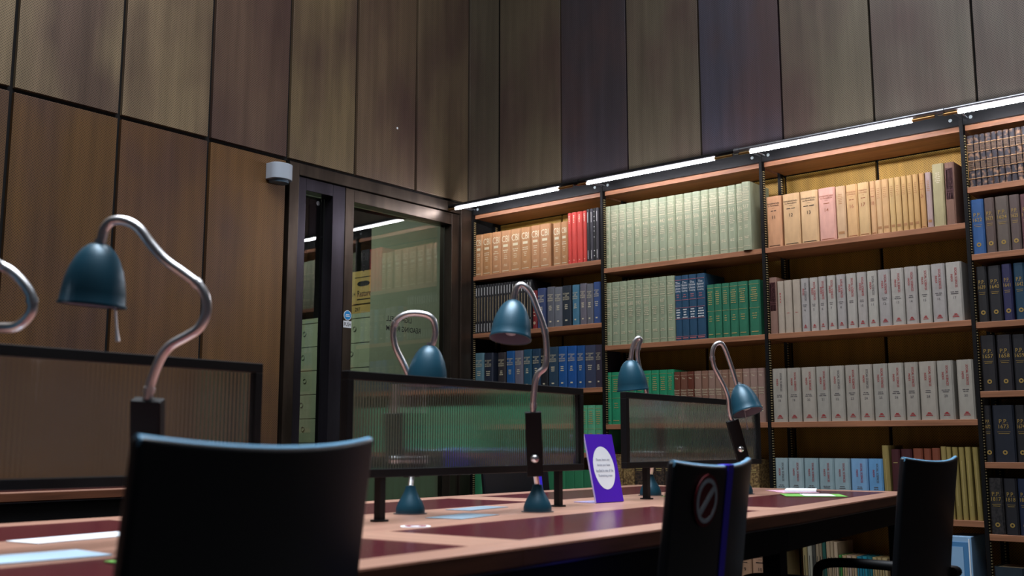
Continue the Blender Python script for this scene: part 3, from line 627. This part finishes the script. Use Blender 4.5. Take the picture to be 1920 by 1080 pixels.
pprow(2, [(3.018, 3.063, .25, '#1a1a1c', '1639', 'black book with gilt number'), (3.067, 3.122, .248, '#1c1c20', '1640', 'black book with gilt number'), (3.126, 3.167, .25, '#24244a', '1641', 'indigo book with gilt number'), (3.174, 3.22, .25, '#0e364c', '1642', 'dark teal book with gilt emblem')], ['#161618', '#1a1c22'], .246, 'plain black book with gilt emblem')
pprow(3, [(3.016, 3.079, .246, '#1c1a1e', '1657', 'black book with gilt number'), (3.085, 3.147, .244, '#1e1c22', '1658', 'black book with gilt number'), (3.15, 3.205, .242, '#14161c', '1659', 'black book with gilt number')], ['#161618', '#1a1c22'], .242, 'plain black book with gilt emblem')
pprow(4, [(3.0135, 3.044, .245, '#17161a', '1672', 'black book with gilt number'), (3.048, 3.138, .245, '#151b28', '1673', 'wide navy-black book with gilt number'), (3.141, 3.185, .244, '#151519', '1674', 'black book with gilt number')], ['#161618', '#1a1c22'], .242, 'plain black book with gilt emblem')
pprow(5, [(3.0135, 3.072, .239, mottled('worn_black', '#141214', '#2e2a2a'), '1817', 'scuffed black book with gilt number'), (3.076, 3.13, .238, '#1a1a20', '1818', 'black book with gilt number'), (3.132, 3.181, .238, '#12203a', '1819', 'dark blue book with gilt number')], ['#161618', '#1a1c22'], .236, 'plain black book with gilt emblem')
xx = 3.0135
for i in range(3):
    book(3, 6, xx, xx + .122, .17, '#1d2a34', 'wide flat blue-black volume', None, None); xx += .124
# the rest of the rightmost bookcase lies outside the photograph: one joined run of volumes
g = G(); fm = [M_CALF, book_mat('#564844'), book_mat('#161618'), book_mat('#1d2a34')]
for sh, z in enumerate(S4):
    x = 3.352 if sh < 6 else 3.392
    while x < 3.93:
        wd = R.uniform(.035, .055); g.mi = 0 if sh == 0 else 1 if sh == 1 else 3 if sh == 6 else 2
        g.span((x, .014, z + .0003), (x + wd - .002, .19, z + R.uniform(.235, .245) - (.07 if sh == 6 else 0))); x += wd
tag(g.build('further_books', fm), 'further dark volumes filling the right half of the rightmost bookcase', 'books', None, 'stuff')
for (bay, sh, ds), L in CNT.items():
    rev = ['lowest shelf', SHN][0] if sh == len(BAYS[bay][1]) - 1 else SHN[sh]
    for i, o in enumerate(L):
        nm = f'{ds}, {rev} of the {BAYN[bay]}' if len(L) == 1 else f'{ORD[i] if i < 25 else "far right " + ORD[i - 25]} {ds}, {rev}, {BAYN[bay]}'
        if len(L) == 1 and len(nm.split()) > 16: nm = f'{ds}, {rev}, {BAYN[bay]}'
        nm = nm if len(nm.split()) <= 16 else nm.replace(' from the glass door', ' from glass door').replace(', with', ' with')
        tag(o, nm if len(nm.split()) <= 16 else nm.replace(' of the ', ', '), 'book', f'books on the {rev}, {BAYN[bay]}')

# ------------------------------------------------------------------ reading table (local y runs along the table, local x towards the camera side)
TH = math.radians(3.3); O_ = Vector((2.59, -2.517, 0)); ZT = 0.74
def TL(s, wv, z=ZT): return O_ + Vector((-math.sin(TH), math.cos(TH), 0)) * (s + 2.517) + Vector((math.cos(TH), math.sin(TH), 0)) * wv + Vector((0, 0, z))
def make_table(name, label, origin, joints, taper):
    t = thing(name, label, 'table', origin, TH, 'long reading tables')
    def wn(y):   # near edge, the last desk narrows a little
        return 0.612 if y < taper[0] else 0.612 - (y - taper[0]) * taper[1]
    for i in range(len(joints) - 1):
        y0, y1 = joints[i] + .0008, joints[i + 1] - .0008; last = i == len(joints) - 2
        a, b = y0 + 0.11, y1 - (0.03 if not last else 0.075)
        zb, zt = ZT - 0.03, ZT
        G().prism([(-0.2, y0), (0.2, y0), (0.2, y1), (-0.2, y1)], zb, zt).build('centre_board', M_TABLE, t, bevel=.001)
        for sgn in (1, -1):
            e0, e1 = (wn(y0), wn(y1)) if sgn > 0 else (0.63, 0.63)
            P = lambda pts: [(sgn * x, y) for x, y in pts]
            ia, ib = e0 - 0.085, e1 - 0.085
            fi = lambda y: ia + (ib - ia) * (y - y0) / (y1 - y0)
            G().prism(P([(ia, y0), (e0, y0), (e1, y1), (ib, y1)]), zb, zt).build('edge_rail', M_TABLE, t, bevel=.001)
            G().prism(P([(e0 + .0003, y0), (e0 + .0035, y0), (e1 + .0035, y1), (e1 + .0003, y1)]), zb, zt - .003).build('edge_shade_strip', M_EDGE, t)  # added strip: darker wood with the shade of the edge put into its colour
            G().prism(P([(.2005, y0), (ia - .0005, y0), (fi(a) - .0005, a), (.2005, a)]), zb, zt).build('cross_rail', M_TABLEX, t, bevel=.001)
            G().prism(P([(.2005, b), (fi(b) - .0005, b), (ib - .0005, y1), (.2005, y1)]), zb, zt).build('cross_rail', M_TABLEX, t, bevel=.001)
            G().prism(P([(.2005, a + .0005), (fi(a) - .0005, a + .0005), (fi(b) - .0005, b - .0005), (.2005, b - .0005)]), zb + .004, zt - .0008).build('leather_inlay', M_LEATHER, t)
            # wooden lipping, metal line and black apron under the top
            G().prism(P([(e0 - .03, y0), (e0 - .001, y0), (e1 - .001, y1), (e1 - .03, y1)]), zb - .004, zb - .0005).build('lower_lip', M_EDGE, t)
            G().prism(P([(e0 - .04, y0), (e0 - .012, y0), (e1 - .012, y1), (e1 - .04, y1)]), zb - .009, zb - .0045).build('metal_line', M_GREY, t)
            G().prism(P([(e0 - .055, y0), (e0 - .030, y0), (e1 - .030, y1), (e1 - .055, y1)]), zb - .075, zb - .0092).build('apron', M_BLACK, t)
    for j, y in enumerate(joints):
        y += 0.045 if j == 0 else (-0.045 if j == len(joints) - 1 else 0)
        for x in (0.545, -0.555):
            if x > 0: x = wn(y) - 0.067
            G().span((x - .024, y - .024, 0), (x + .024, y + .024, ZT - .036)).build('leg', M_BLACK, t)
    return t
make_table('reading_table', 'long wooden reading table with leather inlays carrying the fluted screens', O_, [-4.749 + 2.517, -3.524 + 2.517, -2.299 + 2.517, -0.964 + 2.517], (0.218, 0.057))
T2 = Vector((0.575 - 0.612, -2.9, 0))
make_table('reading_table', 'second wooden table further back, its edge just visible at lower left', T2, [-1.9, -0.7, 0.47], (5, 0))

# ------------------------------------------------------------------ fluted glass screens
def screen(s0, s1, label, posts):
    t = thing('desk_screen', label, 'screen', TL((s0 + s1) / 2, 0), TH, 'fluted glass desk screens')
    L = (s1 - s0) / 2; zb, zt = .838 - ZT, 1.074 - ZT; fw = .019
    G().span((-.011, -L, zt - fw), (.011, L, zt)).build('frame_bar', M_BLACK, t, bevel=.0015)
    G().span((-.011, -L, zb), (.011, L, zb + fw)).build('frame_bar', M_BLACK, t, bevel=.0015)
    for sg in (-1, 1):
        G().span((-.011, sg * L, zb + fw), (.011, sg * (L - fw), zt - fw)).build('frame_bar', M_BLACK, t, bevel=.0015)
        y = sg * posts
        p = G().span((-.009, y - .009, 0), (.009, y + .009, zb + .002)).build('post', M_BLACK, t)
        G().lathe([(0, 0), (0, .021), (.004, .021), (.004, 0)], (0, y, 0), (0, 0, 1), 20).build('foot_plate', M_BLACK, p)
    g = G(); pitch = .0092; Lg = L - fw; n = int(2 * Lg / pitch) * 8; vs = []; fs = []
    for i in range(n + 1):
        y = -Lg + 2 * Lg * i / n; a = .0006 * math.cos(2 * PI * i / 8)
        for x, z in ((.002 + a, zb + fw), (.002 + a, zt - fw), (-.003, zt - fw), (-.003, zb + fw)): vs.append((x, y, z))
    for i in range(n):
        for k in range(4): fs.append((i * 4 + k, i * 4 + (k + 1) % 4, i * 4 + 4 + (k + 1) % 4, i * 4 + 4 + k))
    fs += [(0, 1, 2, 3), (n * 4 + 3, n * 4 + 2, n * 4 + 1, n * 4)]
    g.add(vs, fs).build('fluted_pane', M_FLUTE, t, smooth=True)
screen(-4.545, -3.585, 'black framed fluted screen at the left edge, behind the nearest chair', .36)
screen(-3.346, -2.388, 'black framed fluted glass screen in the middle of the table', .36)
screen(-2.145, -1.131, 'black framed fluted glass screen nearest the bookcases', .37)

# ------------------------------------------------------------------ desk lamps
LAMPS = [
 ('reading lamp with teal bell shade left of the nearest chair', (2.745, -3.875, .74), [(2.839, -3.945, 0.991), (2.845, -3.944, 1.015), (2.86, -3.939, 1.052), (2.874, -3.931, 1.073), (2.897, -3.915, 1.089), (2.913, -3.904, 1.102), (2.924, -3.899, 1.124), (2.927, -3.902, 1.15), (2.92, -3.912, 1.172), (2.903, -3.929, 1.191), (2.882, -3.952, 1.213), (2.866, -3.97, 1.239), (2.853, -3.986, 1.265), (2.837, -4.001, 1.277), (2.82, -4.015, 1.277), (2.81, -4.022, 1.265), (2.804, -4.023, 1.248), (2.801, -4.024, 1.237)], (2.8, -4.024, 1.239), (-0.095, -0.02, -0.995), (2.838, -3.945, .986), (2.80, -3.915, .832)),
 ('reading lamp with teal bell shade in front of the middle screen', (2.693, -2.731, 0.74), [(2.709, -2.768, 1.0), (2.714, -2.771, 1.038), (2.721, -2.772, 1.076), (2.729, -2.769, 1.094), (2.741, -2.762, 1.106), (2.747, -2.76, 1.127), (2.75, -2.763, 1.154), (2.751, -2.77, 1.195), (2.747, -2.78, 1.228), (2.74, -2.792, 1.262), (2.734, -2.803, 1.292), (2.726, -2.813, 1.31), (2.715, -2.823, 1.318), (2.706, -2.83, 1.311), (2.7, -2.831, 1.294), (2.696, -2.831, 1.275)], (2.697, -2.831, 1.277), (0.053, -0.202, -0.978), (2.708, -2.767, 0.995), (2.697, -2.745, 0.832)),
 ('reading lamp standing behind the middle screen, shade over its top edge', (2.497, -2.996, 0.74), [(2.478, -2.985, 0.995), (2.485, -2.988, 1.044), (2.486, -2.994, 1.078), (2.478, -3.007, 1.114), (2.467, -3.026, 1.156), (2.465, -3.034, 1.196), (2.475, -3.032, 1.226), (2.499, -3.015, 1.242), (2.530, -2.989, 1.241), (2.546, -2.973, 1.228), (2.548, -2.965, 1.199), (2.542, -2.965, 1.173), (2.535, -2.968, 1.159)], (2.533, -2.970, 1.161), (-.05, -0.051, -0.998), (2.477, -2.985, 0.991), (2.467, -2.962, 0.831)),
 ('reading lamp standing behind the far screen, shade at its left corner', (2.438, -1.793, 0.74), [(2.459, -1.828, 1.016), (2.46, -1.841, 1.088), (2.456, -1.851, 1.124), (2.449, -1.865, 1.168), (2.448, -1.875, 1.213), (2.454, -1.876, 1.244), (2.461, -1.873, 1.262), (2.455, -1.88, 1.269), (2.444, -1.887, 1.255), (2.434, -1.889, 1.222), (2.428, -1.887, 1.19)], (2.427, -1.889, 1.194), (0.039, 0.092, -0.995), (2.46, -1.824, 1.004), (2.451, -1.8, 0.835)),
 ('reading lamp in front of the far screen, shade tipped open towards the right', (2.632, -1.506, 0.74), [(2.626, -1.562, 1.006), (2.624, -1.569, 1.037), (2.625, -1.576, 1.074), (2.618, -1.588, 1.111), (2.604, -1.609, 1.157), (2.597, -1.62, 1.184), (2.596, -1.628, 1.221), (2.606, -1.626, 1.253), (2.621, -1.615, 1.262), (2.63, -1.605, 1.249), (2.638, -1.591, 1.212), (2.647, -1.573, 1.157), (2.653, -1.56, 1.113)], (2.659, -1.556, 1.116), (0.334, -0.095, -0.938), (2.628, -1.558, 0.995), (2.645, -1.518, 0.859)),
 ('bent chrome lamp cut off by the left edge of the photo', (2.55, -4.16, 0.74), [(2.602, -4.174, 0.99), (2.612, -4.175, 1.04), (2.652, -4.164, 1.092), (2.715, -4.144, 1.096), (2.751, -4.129, 1.097), (2.769, -4.118, 1.115), (2.774, -4.117, 1.134), (2.77, -4.125, 1.157), (2.756, -4.142, 1.181), (2.741, -4.156, 1.193), (2.745, -4.19, 1.205), (2.755, -4.22, 1.2), (2.765, -4.235, 1.18), (2.767, -4.237, 1.165)], (2.767, -4.237, 1.165), (-0.073, -0.001, -0.997), (2.600, -4.174, 0.98), (2.58, -4.164, 0.835)),
]
for li, (label, base, tube, st, ax, b0, b1) in enumerate(LAMPS):
    t = thing('desk_lamp', label, 'lamp', base, 0, 'bent-arm reading lamps on the table')
    bv = Vector(base); lo = lambda p: Vector(p) - bv
    bs = G().lathe([(0, 0), (0, .036), (.006, .0365), (.014, .036), (.024, .0325), (.034, .0275), (.044, .0215), (.054, .0165), (.062, .0135), (.069, .012), (.069, 0)], (0, 0, 0), (0, 0, 1)).build('base', M_TEAL, t, smooth=True)
    G().lathe([(0, 0), (0, .042), (.002, .042), (.002, 0)], (0, 0, 0.0003), (0, 0, 1)).build('base_ring', M_GREY, bs, smooth=True)
    c0, c1 = lo(b0), lo(b1)
    G().sweep([(0, 0, .066), (c1.x * .4, c1.y * .4, .08), c1 + Vector((0, 0, .01))], .007, 12).build('swivel_pin', M_CHROME, t, smooth=True)
    d = (c0 - c1); ln = d.length; zz = d.normalized(); hx = Vector((0.77, 0.64, 0)); hx = (hx - zz * hx.dot(zz)).normalized(); hy = zz.cross(hx)
    Rm = Matrix((hx, hy, zz)).transposed()
    if li == 0: wbx = .050
    else: wbx = .042
    bx_ = G().box((c0 + c1) / 2, (wbx, .026, ln), Rm).build('arm_housing', M_LBOX, t, bevel=.002)
    G().lathe([(0, .0), (0, .0112), (.006, .0112), (.011, .007), (.013, 0)], (c0 + c1) / 2 + zz * (-ln * .22) - hy * .012, -hy if (-hy).dot(Vector((.63, -.76, 0))) > 0 else hy, 18).build('clamp_knob', M_CHROME, bx_, smooth=True)
    path = smooth_path([lo(b0)] + [lo(p) for p in tube])
    G().sweep(path, .0080, 14).build('bent_tube', M_CHROME, t, smooth=True)
    for fr in (0.08, 0.5):
        i = int(len(path) * fr); G().sweep([path[i], path[i + 2]], .0097, 14).build('tube_joint', M_CHROME, t, smooth=True)
    # bell shade
    ax = Vector(ax).normalized(); s0 = lo(st)
    outer = [(0, 0), (0, .013), (.002, .017), (.010, .026), (.022, .034), (.040, .042), (.060, .0475), (.080, .0505), (.098, .052), (.101, .0535)]
    inner = [(.101, .0515), (.098, .050), (.080, .0485), (.060, .0455), (.040, .040), (.022, .032), (.010, .024), (.006, 0)]
    g = G(); g.lathe(outer + inner, s0, ax, 40); g.m = [0 if k < 40 * (len(outer) - 1) else 1 for k in range(len(g.f))]
    sh = g.build('shade', [M_TEAL, M_TEALIN], t, smooth=True)
    G().lathe([(.0985, .0520), (.0985, .0542), (.1025, .0542), (.1025, .0512)], s0, ax, 40).build('shade_rim', M_TEAL, sh, smooth=True)
    G().lathe([(-.008, 0), (-.008, .0085), (.004, .0085), (.004, 0)], s0, ax, 16).build('shade_collar', M_CHROME, sh, smooth=True)
    G().lathe([(.012, 0), (.014, .012), (.05, .012), (.06, .02), (.075, .022), (.09, .012), (.094, 0)], s0, ax, 20).build('bulb', mat('bulb_glass', '#b9b6be', .3), sh, smooth=True)
    if li in (0, 4):
        r = Vector((.63, .76, 0)) * (.035 if li == 0 else -.008)
        p = s0 + ax * .09 + r
        g = G().sweep([p, p + Vector((0.004, 0.004, -.05)), p + Vector((.006, .006, -.07))], [.0016, .0018, .0036], 8); g.build('pull_switch', M_CHROME, sh, smooth=True)

# ------------------------------------------------------------------ chairs (local +y is the sitter's front)
def make_chair(label, loc, rz, H, wid=.42, ribbon=None, sticker=False, lean=.055):
    t = thing('reading_chair', label, 'chair', loc, rz, 'dark upholstered chairs around the reading table')
    Zb = .36
    def pos(u, v, off=0.0):      # u -.5..+.5, v 0..1
        c = 1 - 4 * u * u
        y = -.215 - lean * v ** 1.3 - .022 * c
        z = Zb + (H - Zb) * v - .012 * c * v ** 3
        return Vector((u * wid, y - off, z))
    g = G(); nu, nv = 14, 12; th = .018
    ring = []
    for j in range(nv + 1):
        v = j / nv
        front = [pos(-.5 + i / nu, v, -th / 2) for i in range(nu + 1)]; back = [pos(-.5 + i / nu, v, th / 2) for i in range(nu + 1)]
        ring.append(front + back[::-1])
    n = len(ring[0]); vs = [p for r_ in ring for p in r_]
    fs = [(j * n + k, j * n + (k + 1) % n, (j + 1) * n + (k + 1) % n, (j + 1) * n + k) for j in range(nv) for k in range(n)]
    for j in (0, nv):
        for i in range(nu): q = (j * n + i, j * n + i + 1, j * n + n - 2 - i, j * n + n - 1 - i); fs.append(q if j else q[::-1])
    bk = g.add(vs, fs).build('backrest', M_CHAIR, t, smooth=True, bevel=.006); bk.modifiers['bevel'].segments = 4
    bk.modifiers['bevel'].angle_limit = math.radians(50)
    G().sweep([pos(-.497 + .994 * i / 20, 1, 0) + Vector((0, 0, -.0045)) for i in range(21)], .0066, 10).build('top_rim_sheen', M_CSHEEN, t, smooth=True)  # added strip, painted pale blue for the light caught along the top edge
    st = G().prism([(-.225, -.2), (.225, -.2), (.235, .15), (.21, .215), (.15, .235), (-.15, .235), (-.21, .215), (-.235, .15)], .415, .47).build('seat', M_CHAIR, t, smooth=True, bevel=.014)
    st.modifiers['bevel'].segments = 3
    for sx in (-1, 1):
        G().sweep([(sx * .20, .19, .42), (sx * .215, .215, 0)], [.014, .011], 12).build('leg', M_BLACK, t, smooth=True)
        G().sweep([(sx * .20, -.19, .42), (sx * .215, -.27, 0)], [.014, .011], 12).build('leg', M_BLACK, t, smooth=True)
        G().sweep(smooth_path([(sx * .225, .15, .44), (sx * .248, .18, .50), (sx * .252, .14, .548), (sx * .252, -.12, .552), (sx * .25, -.235, .552), (sx * .20, -.245, .552)]), .015, 12).build('arm_rest', M_BLACK, t, smooth=True)
        G().sweep([(sx * .20, -.24, .46), (sx * .248, -.20, .548)], .011, 10).build('arm_strut', M_BLACK, t, smooth=True)
    if ribbon is not None:
        g = G(); w2 = .016 / wid; pts = [(v, 1) for v in [k / 14 for k in range(15)]]
        for side in (1, -1):
            vs = []; fs = []
            for k in range(15):
                v = k / 14
                for du in (-w2, w2): vs.append(pos(ribbon + du, v, side * (th / 2 + .0018)) + Vector((0, 0, .0025 * (v > .99))))
            fs = [(2 * k, 2 * k + 1, 2 * k + 3, 2 * k + 2) for k in range(14)]; g.add(vs, fs)
        a, b = pos(ribbon - w2, 1, th / 2 + .0018), pos(ribbon + w2, 1, th / 2 + .0018); c, d_ = pos(ribbon + w2, 1, -th / 2 - .0018), pos(ribbon - w2, 1, -th / 2 - .0018)
        g.add([p + Vector((0, 0, .0025)) for p in (a, b, c, d_)], [(0, 1, 2, 3)])
        o = g.build('ribbon', M_RIBBON, t); so = o.modifiers.new('solidify', 'SOLIDIFY'); so.thickness = .001
    if sticker:
        o = pos(-.235, .875, th / 2 + .0035); e = .002
        nrm = (pos(-.245 + e, .875, 1) - pos(-.245 - e, .875, 1)).cross(pos(-.245, .875 + e) - pos(-.245, .875 - e)).normalized()
        if nrm.y > 0: nrm = -nrm
        sk = G().lathe([(-.0015, 0), (-.0015, .047), (0, .047), (0, 0)], o, nrm, 36).build('no_sitting_sticker', M_STKR, t, smooth=True)
        up = Vector((0, 0, 1)); up = (up - nrm * up.dot(nrm)).normalized(); rt = up.cross(nrm)
        Rm = Matrix((rt, up, nrm)).transposed()
        g = G(); g.lathe([(.0004, .040), (.0004, .0325), (.0012, .0325), (.0012, .040)], o, nrm, 36)
        g.box(o + nrm * .0008, (.07, .011, .0008), Rm @ Matrix.Rotation(math.radians(42), 3, 'Z')); g.build('prohibition_sign', M_WHITE, sk)
    return t
# rotation: local +y points to world -x
def chair_at(label, x, y, ang, **k):
    make_chair(label, (x, y, 0), PI / 2 + math.radians(ang), **k)
chair_at('large dark chair back in the left foreground, plain without sticker', 3.135, -4.182, 13.66, H=.921, lean=.05)
chair_at('dark chair with red prohibition sticker and violet ribbon', 3.149, -3.145, 9.44, H=.884, lean=.053, ribbon=.02, sticker=True)
chair_at('dark chair nearest the bookcases on the right, in front of olive books', 3.157, -1.935, 0.0, H=.8785)
make_chair('dark chair beyond the table, seen below the middle screen', (2.0, -1.66, 0), -PI / 2 + .05, .90, ribbon=-.36)

# ------------------------------------------------------------------ small things on the table
def flat(name, label, cat, s, wv, dx, dy, rot, m, th=.0012, z=0.0, group=None, kids=None):
    p = TL(s, wv, ZT + z + .0004)
    t = link(name, G().box((0, 0, th / 2), (dx, dy, th)).mesh(name, m), None, p); t.rotation_euler = (0, 0, TH + rot)
    return tag(t, label, cat, group)
flat('paper_sheet', 'long white paper sheet on the far side of the table, left edge', 'paper', -3.87, -.15, .09, .24, .1, M_WHITE, .002)
flat('paper_sheet', 'pale blue paper sheet on the near side, bottom left corner', 'paper', -4.12, .11, .12, .22, -.1, M_PBLUE, .002)
o = flat('seat_disc', 'small green disc on the leather beside the nearest chair', 'disc', -4.06, .27, .045, .03, 0, M_GREEN, .001)
flat('clear_sleeve', 'clear plastic notice sleeve lying before the middle screen', 'sleeve', -2.99, .05, .10, .18, .15, M_PLAST, .0015)
flat('clear_sleeve', 'clear plastic notice sleeve lying behind the middle screen', 'sleeve', -2.72, -.12, .08, .19, .1, M_PLAST, .0015)
flat('green_sheet', 'green sheet under the papers at the far end of the table', 'paper', -1.45, .33, .20, .19, .5, M_GREEN, .001)
flat('white_sheet', 'white sheet lying on top of the green sheet', 'paper', -1.45, .345, .10, .15, .5, M_WHITE, .001, .0012)
flat('paper_sheet', 'pink leaflet among the papers at the far end of the table', 'paper', -1.24, .17, .13, .22, .7, M_PINK, .002)
flat('paper_sheet', 'topmost white leaflet on the papers at the far end', 'paper', -1.20, .19, .11, .2, .35, M_WHITE, .006, .0024)
t = thing('seat_ring', 'round white sticker ring with red centre on the table beside the nearest chair', 'sticker', TL(-3.29, .165, ZT + .0003))
G().lathe([(0, .0), (0, .032), (.0008, .032), (.0008, 0)], (0, 0, 0), (0, 0, 1), 36).build('disc', M_WHITE, t)
G().lathe([(.0009, .012), (.0009, .024), (.0013, .024), (.0013, .012)], (0, 0, 0), (0, 0, 1), 36).build('red_ring', M_STKR, t)
flat('desk_label', 'small green and white label beside the lamp behind the far screen', 'label', -1.80, -.03, .03, .07, 0, M_GREEN, .001)
# purple notice stand leaning back
t = thing('notice_stand', 'purple notice card with white oval and printed request on the table', 'notice', (2.58, -2.316, ZT + .0005))
e = Vector((.1, .995, 0)).normalized(); up = (Vector((-.0448, .0045, .20))).normalized(); nn = e.cross(up).normalized()
Rm = Matrix((e, up, nn)).transposed(); W_, H_ = .128, .205; c = e * W_ / 2 + up * H_ / 2 + Vector((0, 0, .001))
G().box(c, (W_, H_, .004), Rm).build('acrylic_sheet', M_CARD, t)
cd = G().box(c + nn * .0024 + e * .001, (W_ - .003, H_, .0008), Rm).build('purple_card', M_PURPLE, t)
n_ = 40; vs = [Rm @ Vector((.0475 * math.cos(2 * PI * k / n_), .065 * math.sin(2 * PI * k / n_), 0)) + c + nn * .0031 for k in range(n_)]
ov = G().add(vs, [tuple(range(n_))]).build('white_oval', M_WHITE, t)
me = lettering((('t', 'Please leave any', 0, .024, .0095, .062, 0, 0), ('t', 'books you have', 0, .008, .0095, .058, 0, 0), ('t', 'handled in one of the', 0, -.008, .0095, .078, 0, 0), ('t', 'Reshelving areas', 0, -.024, .0095, .062, 0, 0)), [M_INK])
o = link('lettering', me, ov, c + nn * .0036)
o.matrix_local = Matrix.Translation(c + nn * .0036) @ (Matrix((e, -nn, up)).transposed()).to_4x4()
bs = G().add([Vector((0, 0, 0)) - nn * .002, e * W_ - nn * .002, e * W_ + Vector((-.085, .008, 0)), Vector((-.085, .008, 0))], [(0, 1, 2, 3)])
b = bs.build('rear_foot', M_CARD, t); m_ = b.modifiers.new('solidify', 'SOLIDIFY'); m_.thickness = .002; m_.offset = -1
